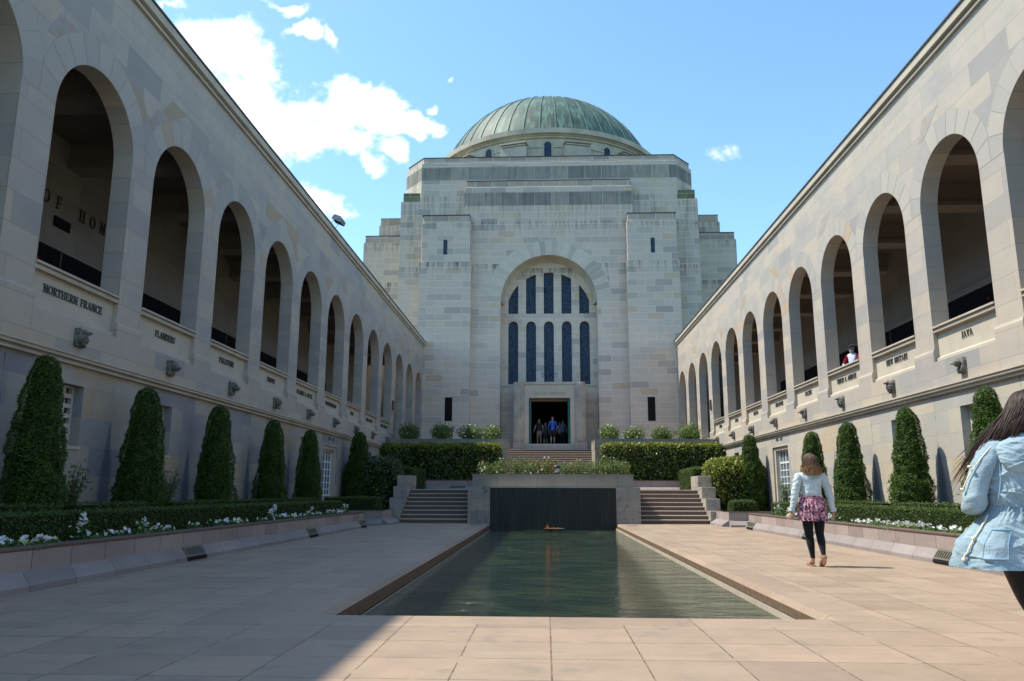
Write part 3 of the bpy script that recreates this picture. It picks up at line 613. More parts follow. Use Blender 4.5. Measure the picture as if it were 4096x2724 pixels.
    for k in ks:
        cy=Y0+k*B+RA
        if k==5:
            segs.append((cur,cy-.95,[(zb,zb,3.14,3.14)])); segs.append((cy-.95,cy+.95,[(2.72,2.72,3.14,3.14)])); cur=cy+.95; door=cy
        elif k<8:
            segs.append((cur,cy-.42,[(zb,zb,3.14,3.14)])); segs.append((cy-.42,cy+.42,[(zb,zb,1.8,1.8),(2.82,2.82,3.14,3.14)])); cur=cy+.42; wins.append(cy)
    segs.append((cur,YE,[(zb,zb,3.14,3.14)]))
    rel_(sliced(MB(),segs,X0,d(-.45),'y').build('lower_wall',lowm))
    for cy in wins:
        g=MB(); xs=d(-.17); xb=d(-.24); ny,nzz=3,6; y0_,y1_,z0_,z1_=cy-.42,cy+.42,1.8,2.82; bw=.05
        ys=[y0_+ (y1_-y0_)*i/ny for i in range(ny+1)]; zs=[z0_+(z1_-z0_)*i/nzz for i in range(nzz+1)]
        for q in ys: g.box(xb,xs,max(y0_+.001,q-bw),min(y1_-.001,q+bw),z0_+.001,z1_-.001)
        for q in zs:
            for i in range(ny): g.box(xb,xs-s*.001,ys[i]+bw,ys[i+1]-bw,max(z0_+.001,q-.035),min(z1_-.001,q+.035))
        w=rel_(g.build('window_grille',M['grille'])); gl=MB().box(d(-.34),d(-.35),cy-.42,cy+.42,1.8,2.82).build('window_pane',M['dark']); gl.parent=w; gl.matrix_parent_inverse=w.matrix_world.inverted() if False else Matrix.Identity(4); gl.matrix_parent_inverse=Matrix.Identity(4)
        sb=MB().box(d(-.16),d(.02),cy-.46,cy+.46,1.745,1.80).build('window_sill',M['trim']); rel_(sb)
    # fire exit: white multi-pane double doors in a warm stone frame
    dr=MB(); cy=door; xf=d(-.22)
    sf=MB(); sf.box(d(-.3),d(-.06),cy-.95,cy-.78,-.2,2.72); sf.box(d(-.3),d(-.06),cy+.78,cy+.95,-.2,2.72); sf.box(d(-.3),d(-.062),cy-.78,cy+.78,2.60,2.72); rel_(sf.build('door_surround',M['panel']))
    D_=MB(); fr_=d(-.19); bk=d(-.24)
    for q in (cy-.78,cy-.03,cy+.72): D_.box(bk,fr_,q,q+.06,.35,2.6)
    for q in (.35,.9,2.12,2.54): D_.box(bk,fr_-s*.002,cy-.72,cy-.03,q,q+.06); D_.box(bk,fr_-s*.002,cy+.03,cy+.72,q,q+.06)
    for q in (cy-.38,cy+.36): D_.box(bk,fr_-s*.008,q,q+.035,.35,2.6)
    for q in (1.14,1.38,1.62,1.86): D_.box(bk,fr_-s*.01,cy-.72,cy+.72,q,q+.03)
    do=rel_(D_.build('door',M['white'])); pn=MB().box(d(-.215),d(-.222),cy-.72,cy+.72,.4,2.56).build('door_pane',M['pane']); pn.parent=do
    for wd_,of_ in (('FIRE',-.25),('EXIT',.25)): rel_(text('lettering',wd_,.10,(X0,cy+s*of_,2.93),(0,s,0),(0,0,1),(s,0,0),M['lettersmall'],None,.012,sx=.95,space=.16))
    # gallery behind the arches
    xb=d(-3.55)
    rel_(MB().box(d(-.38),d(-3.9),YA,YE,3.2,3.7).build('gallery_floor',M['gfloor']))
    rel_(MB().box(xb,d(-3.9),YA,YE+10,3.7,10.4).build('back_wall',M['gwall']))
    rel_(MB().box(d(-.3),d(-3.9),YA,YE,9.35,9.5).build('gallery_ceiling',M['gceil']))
    for k in range(-5,12):
        yc=Y0+k*B-.42
        bb=MB(); bb.box(d(-TH),xb,yc-.25,yc+.25,8.85,9.35); bb.box(d(-TH),xb,yc-.3,yc+.3,8.72,8.85); rel_(bb.build('gallery_beam',M['gbeam']))
        if k<9: rel_(MB().box(xb+s*.002,xb+s*.05,Y0+k*B-.62,Y0+(k+1)*B-.66,3.85,6.62).build('name_panel',M['namep']))
        if k<9: rel_(MB().box(xb+s*.052,xb+s*.07,Y0+k*B-.66,Y0+k*B-.62,3.85,6.62).build('panel_joint',M['under']))
    rel_(MB().box(xb+s*.002,xb+s*.07,YA,Y0+9*B-.7,6.63,6.80).build('panel_coping',M['gwall']))
    # open shopfront-like back of the last bays
    return root
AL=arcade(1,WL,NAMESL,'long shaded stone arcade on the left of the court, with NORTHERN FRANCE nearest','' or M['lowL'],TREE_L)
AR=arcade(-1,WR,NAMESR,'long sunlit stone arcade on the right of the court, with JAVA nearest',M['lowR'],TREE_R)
# roll-of-honour letters on the left gallery's back wall
xb=WL-3.55
for ch_,yy in zip('ROLL',[12.2,12.95,13.7,14.45]): rel(text('lettering',ch_,.30,(xb+.002,yy,7.62),(0,1,0),(0,0,1),(1,0,0),M['letter'],None,.03),AL)
for ch_,yy in zip('OFHONOUR',[16.72,17.2,18.15,18.6,19.05,19.6,20.2,20.8]): rel(text('lettering',ch_,.30,(xb+.002,yy,7.62),(0,1,0),(0,0,1),(1,0,0),M['letter'],None,.03,sx=.8),AL)
rel(MB().box(xb+.01,xb+.05,17.08,17.68,7.18,7.42).build('vent_grille',M['dark']),AL)
for s,X0,r_ in ((1,WL,AL),(-1,WR,AR)):
    yy=Y0+9*B-.42
    rel(MB().box(X0+s*.002,X0+s*.05,yy-.14,yy+.14,5.25,5.75).build('wall_plaque',M['bronze']),r_)
# poppies pushed into the name panels
pg='red poppies stuck in the bronze name panels'
pm=None
for side,X0,s,n in (('left',WL,1,16),('right',WR,-1,10)):
    rr=random.Random(3)
    for i in range(n):
        k=rr.choice([0,0,0,0,1,2,3] if s>0 else [1,1,1,2,2,3]); yy=Y0+k*B+rr.uniform(1.6,5.2); zz=rr.uniform(5.4,6.45)
        if i==0: yy,zz=18.2,5.95
        p=MB()
        for q in range(5):
            a=q*1.256+rr.random(); p.tube([(0,0,0),(s*.02,.028*math.cos(a),.028*math.sin(a)),(s*.028,.05*math.cos(a),.05*math.sin(a))],[.012,.026,.006],6)
        o=p.build('poppy',M['red'],label=f'red poppy tucked into the dark bronze name panel of the {side} gallery',cat='poppy',group=pg+' on the '+side); o.location=(X0-s*3.48,yy,zz)
# ============================================================ HALL
hall=thing('domed_hall','massive domed sandstone hall with tall arched window and green copper dome','domed hall',(CXW,55,3.7))
hp=lambda o: rel(o,hall)
c=CXW
# piers
for sg in (-1,1):
    xi,xo=c+sg*5.19,c+sg*8.65
    a,e=min(xi,xo),max(xi,xo)
    hp(MB().box(a,e,50.3,51.4,1.2,16.19).build('pier',M['hall']))
    hp(MB().box(a+(.05 if sg>0 else .09),e-(.09 if sg>0 else .05),50.36,51.4,16.19,18.98).build('pier_upper_stage',M['hall'],bevel=.03))
    hp(MB().box(a+(.12 if sg>0 else .18),e-(.18 if sg>0 else .12),50.44,51.4,18.98,19.5).build('pier_cap',M['cap'],bevel=.03))
    hp(MB().box(a+.1,e-.1,50.42,51.4,19.502,19.55).build('flashing',M['flash']))
    cx=c+sg*6.93
    hp(MB().box(cx-.13,cx+.13,50.34,50.355,16.72,17.75).build('slit_window',M['stained']))
    hp(MB().box(cx-.24+sg*-.42,cx+.24+sg*-.42,50.285,50.297,5.55,7.08).build('slit_window',M['dark']))
# central bay with round-headed niche
R1=3.22; ZC=13.58; segs=[(c-5.72,c-R1,[(3.7,3.7,21.68,21.68)])]
N=40
for i in range(N):
    t0=math.pi*(1-i/N);t1=math.pi*(1-(i+1)/N); segs.append((c+R1*math.cos(t0),c+R1*math.cos(t1),[(ZC+R1*math.sin(t0),ZC+R1*math.sin(t1),21.68,21.68)]))
segs.append((c+R1,c+5.72,[(3.7,3.7,21.68,21.68)]))
# split the bay by height for the dark band
def cut(segs,lo,hi):
    out=[]
    for a0,a1,iv in segs:
        n=[(max(l0,lo),max(l1,lo),min(h0,hi),min(h1,hi)) for l0,l1,h0,h1 in iv if max(l0,l1)<hi and min(h0,h1)>lo]
        out.append((a0,a1,n))
    return out
hp(sliced(MB(),cut(segs,3.7,20.32),50.9,52.1,'x',0,True).build('central_bay',M['hall']))
hp(MB().box(c-5.72,c+5.72,50.9,52.1,20.322,21.27).build('dark_course',M['band2']))
hp(MB().box(c-5.72,c+5.72,50.89,52.1,21.272,21.68).build('bay_course',M['hall'],bevel=.02))
hp(MB().box(c-5.6,c+5.6,51.0,52.1,21.68,22.16).build('bay_cap',M['cap'],bevel=.02)); hp(MB().box(c-5.62,c+5.62,50.98,52.1,22.162,22.2).build('flashing',M['flash']))
# voussoirs
hv,t,b=mat('hall_voussoir'); a=t.new('ShaderNodeAttribute',attribute_name='tint'); g,P,x,y,z=t.pos(); nn=t.noise(P,3,4,.6)
hh=t.new('ShaderNodeHueSaturation'); t.put(hh.inputs['Color'],t.ramp(a.outputs['Fac'],[(0,(.36,.325,.27)),(.45,(.46,.41,.335)),(1,(.58,.505,.395))])); t.put(hh.inputs['Value'],t.m('ADD',.88,t.m('MULTIPLY',nn,.24))); setb(t,b,hh.outputs[0],.85,.25)
vb=MB(); tint=[]; nv=29
for i in range(nv):
    a0=R(180*i/nv)+.004; a1=R(180*(i+1)/nv)-.004; tv=random.choice([.15,.45,.7,.8,1,.9,.6])
    for j in range(3):
        p=a0+(a1-a0)*j/3; q=a0+(a1-a0)*(j+1)/3
        r1,r2=R1+.004,R1+.98
        vb.quad((c+r1*math.cos(p),50.894,ZC+r1*math.sin(p)),(c+r1*math.cos(q),50.894,ZC+r1*math.sin(q)),(c+r2*math.cos(q),50.894,ZC+r2*math.sin(q)),(c+r2*math.cos(p),50.894,ZC+r2*math.sin(p))); tint.append(tv)
vo=vb.build('voussoirs',hv,recalc=False); add_tint(vo.data,tint); hp(vo)
vm_=MB(); n=40
for i in range(n):
    p=math.pi*i/n;q=math.pi*(i+1)/n; vm_.quad(*[(c+r*math.cos(w),50.897,ZC+r*math.sin(w)) for r,w in ((R1+.002,p),(R1+.002,q),(R1+1.0,q),(R1+1.0,p))])
hp(vm_.build('voussoir_mortar',plain('mortar',(.52,.51,.47)),recalc=False))
# window wall
zl0,zl1,za=8.15,12.12,12.98; RW=2.9; lw=.335; cs=[c+1.205*k for k in range(-2,3)]
xs={c-R1,c+R1,c-1.33,c+1.33}
for q in cs:
    for i in range(13): xs.add(q-lw+2*lw*i/12)
xs=sorted(xs); xs=[q for i,q in enumerate(xs) if i==0 or q-xs[i-1]>1e-5]; segs=[]
def ztop(x):
    d=abs(x-c); return ZC+math.sqrt(max(0,(R1+.05)**2-d*d)) if d<R1+.05 else ZC
for a0,a1 in zip(xs,xs[1:]):
    n=1 if a1-a0<.1 else max(1,int((a1-a0)/.15))
    for i in range(n):
        p=a0+(a1-a0)*i/n;q=a0+(a1-a0)*(i+1)/n; mid=(p+q)/2
        L=[k for k in cs if abs(mid-k)<lw]
        zb_=7.02 if abs((p+q)/2-c)<1.33 else 3.7
        if not L: segs.append((p,q,[(zb_,zb_,ztop(p)+.05,ztop(q)+.05)])); continue
        k=L[0]; f=lambda x: zl1+math.sqrt(max(0,lw*lw-(x-k)**2)); gtop=lambda x: za+math.sqrt(max(.0,RW*RW-(x-c)**2))*1.0
        segs.append((p,q,[(zb_,zb_,zl0,zl0),(f(p),f(q),za,za),(gtop(p),gtop(q),ztop(p)+.05,ztop(q)+.05)]))
hp(sliced(MB(),segs,52.0,52.35,'x').build('window_wall',M['hall']))
for q in cs:
    hp(MB().box(q-lw-.05,q+lw+.05,52.22,52.24,zl0-.05,zl1+lw+.1).build('window_pane',M['stained']))
    hp(MB().box(q-lw-.05,q+lw+.05,52.22,52.24,za-.02,za+RW+.05).build('window_pane',M['stained']))
# rounded reveal of the niche
rv=MB()
for i in range(40):
    p=math.pi*i/40;q=math.pi*(i+1)/40
    pr_=[(R1,50.9),(R1-.03,51.0),(R1-.10,51.6),(R1-.22,51.98),(R1-.25,52.0)]
    for (ra,ya),(rb,yb) in zip(pr_,pr_[1:]): rv.quad((c+ra*math.cos(p),ya,ZC+ra*math.sin(p)),(c+ra*math.cos(q),ya,ZC+ra*math.sin(q)),(c+rb*math.cos(q),yb,ZC+rb*math.sin(q)),(c+rb*math.cos(p),yb,ZC+rb*math.sin(p)),sm=True)
hp(rv.build('niche_reveal',plain('smooth_stone',(.46,.41,.32),.85,mottle=.25,ns=1.2),recalc=False))
# body
zc=[(c-8.83,51.4),(c+8.83,51.4),(c+10.2,53.1),(c+10.2,69),(c-10.2,69),(c-10.2,53.1)]
def octo(inset,z0,z1,name,m,bev=0):
    cx_,cy_=c,61.
    P_=[((x-cx_)*(1-inset/9)+cx_,(y-cy_)*(1-inset/9.6)+cy_) for x,y in zc]
    return hp(MB().prism(P_,z0,z1,'z').build(name,m,bevel=bev))
octo(0,17.3,22.42,'hall_body',M['hall'])
hp(MB().box(c-10.19,c+10.19,59,69,1.2,17.295).build('hall_body',M['hall']))
for sg in (-1,1): hp(MB().box(*sorted((c+sg*4.9,c+sg*10.19)),51.4,59,1.2,17.295).build('hall_body',M['hall']))
octo(.0005,22.40,22.421,'hall_course',M['hall']); octo(.001,22.42,23.37,'dark_course',M['band']); octo(0,23.37,23.70,'hall_course',M['hall'],.02); octo(.12,23.70,24.14,'parapet',M['cap'],.02); octo(.1,24.142,24.19,'flashing',M['flash'])
for sg in (-1,1):
    xo=c+sg*10.22; xi=c+sg*8.4
    a,e=sorted((xo,xi)); hp(MB().box(a,e,51.405,54,1.2,20.88).build('corner_block',M['hall']))
    a,e=sorted((c+sg*10.08,xi)); hp(MB().box(a,e,51.5,54,20.88,21.55).build('corner_block_top',M['mossy']))
    # transept wings
    for (x1,z0,z1,mm,nm) in ((13.7,1.2,19.25,'hall','transept'),(13.58,19.25,19.75,'cap','transept_cap')):
        a,e=sorted((c+sg*x1,c+sg*9.9)); hp(MB().box(a,e,55.4,66,z0,z1).build(nm,M[mm]))
    a,e=sorted((c+sg*13.6,c+sg*9.9)); hp(MB().box(a,e,55.38,66,19.752,19.80).build('flashing',M['flash']))
    for (x1,z0,z1,mm,nm) in ((12.64,19.0,20.7,'hall','transept_upper_stage'),(12.53,20.7,21.2,'cap','transept_upper_cap')):
        a,e=sorted((c+sg*x1,c+sg*9.9)); hp(MB().box(a,e,55.7,66,z0,z1).build(nm,M[mm]))
    a,e=sorted((c+sg*12.55,c+sg*9.9)); hp(MB().box(a,e,55.68,66,21.202,21.25).build('flashing',M['flash']))
# drum and dome
dc=(.26,61.0)
dm=MB().lathe([(8.55,23.5),(8.55,25.25),(8.62,25.25),(8.62,25.33),(8.55,25.33),(8.55,25.95),(8.68,25.98),(8.68,26.08),(8.78,26.12),(8.78,26.16),(8.98,26.22),(9.0,26.58),(8.5,26.62)],*dc,96)
drum=hp(dm.build('drum',plain('drum_stone',(.46,.405,.31),.85,mottle=.22,ns=1.2,bump=.1)))
prof=[]
for i in range(25):
    a=R(18.5+(90-18.5)*i/24); prof.append((8.95*math.cos(a),23.66+8.95*math.sin(a)))
dome=hp(MB().lathe(prof,*dc,132).build('dome',M['copper'],merge=True))
rbm=MB(); pts=[(8.97*math.cos(R(18.5+64*i/20)),0,23.66+8.97*math.sin(R(18.5+64*i/20))) for i in range(21)]
for (p,q) in zip(pts,pts[1:]):
    for y0_,y1_,h0,h1 in ((-.045,-.045,0,.045),(-.045,.045,.045,.045),(.045,.045,.045,0)):
        def up_(P_,h): 
            v=Vector((P_[0],0,P_[2]-23.66)).normalized()*(8.96+h); return (v.x,v.z+23.66)
        A_,B_=up_(p,h0),up_(q,h0); C_,D_=up_(q,h1),up_(p,h1)
        rbm.quad((A_[0],y0_,A_[1]),(B_[0],y0_,B_[1]),(C_[0],y1_,C_[1]),(D_[0],y1_,D_[1]))
rib=rbm.build('rib',M['rib'],recalc=False)
for i in range(44):
    o=rib if i==0 else rib.copy()
    if i: COL.objects.link(o)
    o.rotation_euler=(0,0,R(-90+4.1+i*360/44)); o.location=(dc[0],dc[1],0); rel(o,hall)
for i in range(12):
    a=R(-90+30*i); w_=MB()
    # window: dark round-headed opening with a stone surround
    for kk,(hw,zt_,off,mm) in enumerate(((.38,25.45,.05,0),(.25,25.42,.09,1))):
        poly=[(-hw,24.0),(hw,24.0)]+[(hw*math.cos(R(q)),zt_+hw*math.sin(R(q))) for q in range(0,181,20)]
        w_.prism(poly,-8.5,-8.55-off,'y',mi=mm)
    wo=w_.build('drum_window',[M['trim'],M['stained']]); wo.location=(dc[0],dc[1],0); wo.rotation_euler=(0,0,R(30*i)); rel(wo,hall)
    bt=MB(); bt.box(-.98,.98,-8.95,-8.3,23.6,25.28); bt.box(-.9,.9,-9.0,-8.3,25.34,25.44); bt.box(-.98,.98,-9.06,-8.3,25.50,25.58); bt.box(-.85,.85,-8.9,-8.3,25.28,25.62)
    bo=bt.build('drum_buttress',M['trim'],bevel=.015); bo.location=(dc[0],dc[1],0); bo.rotation_euler=(0,0,R(30*i+14)); rel(bo,hall)
# portal
co=MB()
def fluted(cx,cy,z0,z1,r,n=16):
    b=MB(); ang=[]
    for i in range(n*6):
        a=2*math.pi*i/(n*6); ph=(i%6)/6; rr=r-(.055*math.sin(math.pi*ph)**.6 if ph>0 else 0); ang.append((a,rr))
    rs=[[(cx+q*k*math.cos(a),cy+q*k*math.sin(a),z) for a,q in ang] for z,k in ((z0,1),(z1,.97))]
    b.rings(rs); b.sm=[False]*len(b.sm); return b
for sg in (-1,1):
    cx=c+sg*1.95
    hp(fluted(cx,50.0,4.18,8.0,.36).build('fluted_column',plain('column_stone',(.37,.33,.27),.85,mottle=.3,ns=1.5)))
    hp(MB().box(cx-.37,cx+.37,49.6,50.5,3.7,4.17).build('column_pedestal',M['granite'],bevel=.01))
segs=[(c-1.62,c-1.32,[(3.7,3.7,7.86,7.86)]),(c-1.32,c+1.32,[(7.0,7.0,7.86,7.86)]),(c+1.32,c+1.62,[(3.7,3.7,7.86,7.86)])]
hp(sliced(MB(),segs,49.95,50.9,'x').build('door_surround',M['panel']))
hp(MB().box(c-1.62,c+1.62,49.9,50.9,7.87,8.02).build('door_cornice',M['trim']))
hp(MB().box(c-R1+.04,c-2.3,51.95,52.0,7.98,8.1).build('niche_sill',M['trim'])); hp(MB().box(c+2.3,c+R1-.04,51.95,52.0,7.98,8.1).build('niche_sill',M['trim']))
hp(MB().box(c-2.3,c+2.3,50.4,52.0,3.7,7.9,skip='').build('porch_block',M['hall'])) if False else None
for sg in (-1,1):
    a,e=sorted((c+sg*1.33,c+sg*2.27)); hp(MB().box(a,e,50.3,51.99,3.7,7.9).build('porch_cheek',M['hall']))
hp(MB().box(c-2.35,c+2.35,50.32,51.99,7.0,7.9).build('porch_roof',M['hall']))
hp(text('lettering','THE WAR MEMORIAL',.13,(c,49.948,7.22),(1,0,0),(0,0,1),(0,-1,0),M['gold'],None,.01,sx=.95,space=.2))
hp(MB().box(c-1.32,c+1.32,49.9,50.2,3.7,4.05).build('door_step',M['tread'])); hp(MB().box(c-1.31,c+1.31,50.2,52.5,3.9,4.045).box(c-4,c+4,52.5,57.9,3.9,4.045).build('threshold_floor',plain('dark_floor',(.05,.055,.06),.4)))
hp(MB().box(c-1.3,c+1.3,50.0,50.04,4.052,4.075).build('door_threshold',M['white']))
rm=MB(); rm.quad((c-4,52.4,3.9),(c-4,58,3.9),(c-4,58,7.2),(c-4,52.4,7.2)); rm.quad((c+4,52.4,3.9),(c+4,52.4,7.2),(c+4,58,7.2),(c+4,58,3.9)); rm.quad((c-4,58,3.9),(c+4,58,3.9),(c+4,58,7.2),(c-4,58,7.2)); rm.quad((c-4,52.36,7.01),(c+4,52.36,7.01),(c+4,58,7.01),(c-4,58,7.01)); rm.quad((c-4,57,3.95),(c+4,57,3.95),(c+4,58,3.95),(c-4,58,3.95))
rm.quad((c-1.33,52.36,3.9),(c-4,52.4,3.9),(c-4,52.4,7.2),(c-1.33,52.36,7.2)); rm.quad((c+4,52.4,3.9),(c+1.33,52.36,3.9),(c+1.33,52.36,7.2),(c+4,52.4,7.2)); rm.quad((c-4,50.6,4.046),(c+4,50.6,4.046),(c+4,58,4.046),(c-4,58,4.046)) if False else None
hp(rm.build('vestibule',plain('dark_interior',(.015,.016,.02),.9),recalc=False))
for sg in (-1,1): hp(MB().box(c+sg*1.29,c+sg*1.18,50.3,51.2,4.06,6.98).build('door_leaf',plain('green_bronze_door',(.02,.10,.09),.4,.5,metal=.5)))
# ============================================================ TERRACES
def stairs(name,label,x0,x1,ys,z0,rise,tread,n,cheek=None):
    r=thing(name,label,'stairs',((x0+x1)/2,ys,z0))
    for i in range(n):
        z=z0+rise*i
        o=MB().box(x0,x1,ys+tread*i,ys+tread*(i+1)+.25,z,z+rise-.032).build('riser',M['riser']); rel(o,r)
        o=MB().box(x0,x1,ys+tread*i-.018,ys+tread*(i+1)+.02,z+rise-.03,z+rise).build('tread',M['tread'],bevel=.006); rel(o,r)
    return r
stairs('stone_stairs','short flight of eight stone steps in shade left of the black wall',-5.08,-2.72,27.8,0,.145,.30,8)
stairs('stone_stairs','short flight of eight stone steps in sun right of the black wall',3.26,5.62,27.8,0,.145,.30,8)
MB().box(c-5.88,c+5.88,30.02,37.2,-.3,1.138).box(WL,WR,37.2,44.5,-.3,1.14).build('upper_terrace',M['pave'],kind='structure',label='raised paved terrace above the short stairs')
stairs('stone_stairs','wide flight of steps rising to the doorway of the domed hall',-4.2,4.7,44.2,1.14,.151,.33,17)
MB().box(WL-3.5,WR+3.5,49.8,50.35,1.0,3.70).build('hall_forecourt',M['tread'],kind='structure',label='stone landing in front of the hall doors')
for sg,x0,x1 in ((-1,WL,-4.2),(1,4.7,WR)): MB().box(x0,x1,42.65,49.8,1.0,3.69).build('upper_court',M['pave'],kind='structure',label='upper paved court '+('left' if sg<0 else 'right')+' of the wide stairs')
# cascade wall with stone flanks
cw=thing('water_wall','black wet granite wall with white-streaked joints at the head of the pool','water wall',(CXW,27.7,-.3))
rel(MB().box(PXL+.003,PXR-.003,27.6,28.0,-.6,1.21).build('granite_face',M['black']),cw)
rel(MB().box(PXL-.01,PXR+.01,27.58,28.0,1.212,1.235).build('drip_ledge',M['trim']),cw)
for sg,a,e in ((-1,-2.70,-1.93),(1,2.41,3.24)):
    rel(MB().box(a,e,27.58,29.9,-.3,1.235).build('flank',M['block']),cw)
pb=thing('stone_planter','long low stained stone planter of roses above the black wall','planter',(CXW,28.4,1.24))
rel(MB().box(-2.58,3.06,28.0,29.6,1.237,1.655,skip='t').build('planter_box',M['planterstone'],bevel=0),pb)
rel(MB().box(-2.60,3.08,27.985,28.2,1.655,1.685).build('planter_rim',M['planterstone']),pb)
rel(MB().quad((-2.55,28.1,1.60),(3.03,28.1,1.60),(3.03,29.55,1.60),(-2.55,29.55,1.60)).build('soil',M['mulch']),pb)
for sg in (-1,1):
    side='left' if sg<0 else 'right'
    ck=thing('stair_cheek',f'stepped stone cheek wall of four blocks on the outer side of the {side} stairs','stair wall',(c+sg*5.5,28,0))
    x0,x1=sorted((c+sg*5.36,c+sg*5.86))
    for i in range(4):
        z0=-.1 if i==0 else .04+.41*i; rel(MB().box(x0+.002*i,x1+.002*i,27.74+.68*i,31.2,z0,.445+.41*i).build('cheek_block',M['block'],bevel=.012),ck)
    # bed wall behind the terrace with sloped plinth
    x0,x1=sorted((c+sg*2.9,c+sg*7.7)); rw=thing('retaining_wall',f'low pink granite wall with sloped plinth below the tall {side} hedge','retaining wall',((x0+x1)/2,37.5,1.14))
    rel(MB().box(x0,x1,37.5,39.65,1.14,1.60,skip='t').build('wall_face',M['granite']),rw)
    rel(MB().prism([(37.5,1.14),(37.22,1.14),(37.22,1.20),(37.5,1.33)],x0,x1,'x').build('plinth',M['plinth']),rw)
    rel(MB().box(x0,x1,37.48,37.65,1.60,1.635).build('wall_cap',M['riser']),rw)
    rel(MB().quad((x0,37.6,1.58),(x1,37.6,1.58),(x1,39.6,1.58),(x0,39.6,1.58)).build('soil',M['mulch']),rw)
    # upper planter
    x0,x1=sorted((c+sg*2.2,(WL if sg<0 else WR)-.0*sg)); up_=thing('stone_planter',f'high stone planter holding white rose bushes on the {side} of the wide stairs','planter',((x0+x1)/2,41,1.14))
    rel(MB().box(x0,x1,39.7,42.62,3.22,3.66,skip='t').build('planter_box',M['planterstone']),up_); rel(MB().box(x0-.02,x1+.02,39.68,39.95,3.66,3.70).build('planter_rim',M['planterstone']),up_); rel(MB().box(*sorted((c+sg*2.18,c+sg*2.45)),39.95,42.62,3.66,3.70).build('planter_rim',M['planterstone']),up_)
    rel(MB().box(x0+.01,x1-.01,39.72,42.6,2.20,3.215).build('planter_base',M['planterstone']),up_); rel(MB().box(x0+(.02 if sg<0 else -.2),x1+(.2 if sg<0 else -.02),39.6,42.6,1.14,2.195).build('planter_foot',M['block']),up_) if False else rel(MB().box(x0+.02,x1-.02,39.74,42.6,1.14,2.195).build('planter_foot',M['block']),up_)
    rel(MB().quad((x0,39.9,3.6),(x1,39.9,3.6),(x1,42.6,3.6),(x0,42.6,3.6)).build('soil',M['mulch']),up_)
# drain grates on sloped plinths
def grate(loc,rz,tilt,label,w=.68,h=.178):
    g=MB(); f0,f1=.002,.009; g.box(-w/2,w/2,-h/2,-h/2+.03,f0,f1); g.box(-w/2,w/2,h/2-.03,h/2,f0,f1); g.box(-w/2,-w/2+.03,-h/2+.03,h/2-.03,f0,f1); g.box(w/2-.03,w/2,-h/2+.03,h/2-.03,f0,f1)
    r=thing('drain_grate',label,'drain grate',loc); g.build('frame',bpy.data.materials.get('grate_metal') or plain('grate_metal',(.13,.12,.09),.6),r); MB().box(-w/2+.005,w/2-.005,-h/2+.005,h/2-.005,-.05,.001).build('shaft',M['dark'],r)
    if tilt==0: MB().box(-w/2+.01,w/2-.01,-h/2-.045,-h/2-.001,-.03,.0).build('drain_slot',M['dark'],r)
    n=9
    for i in range(n): x=-w/2+.03+(w-.06)*(i+.5)/n; MB().box(x-.016,x+.016,-h/2+.03,h/2-.03,.0015,.006).build('bar',bpy.data.materials['grate_metal'],r)
    r.rotation_euler=(tilt,0,rz); return r
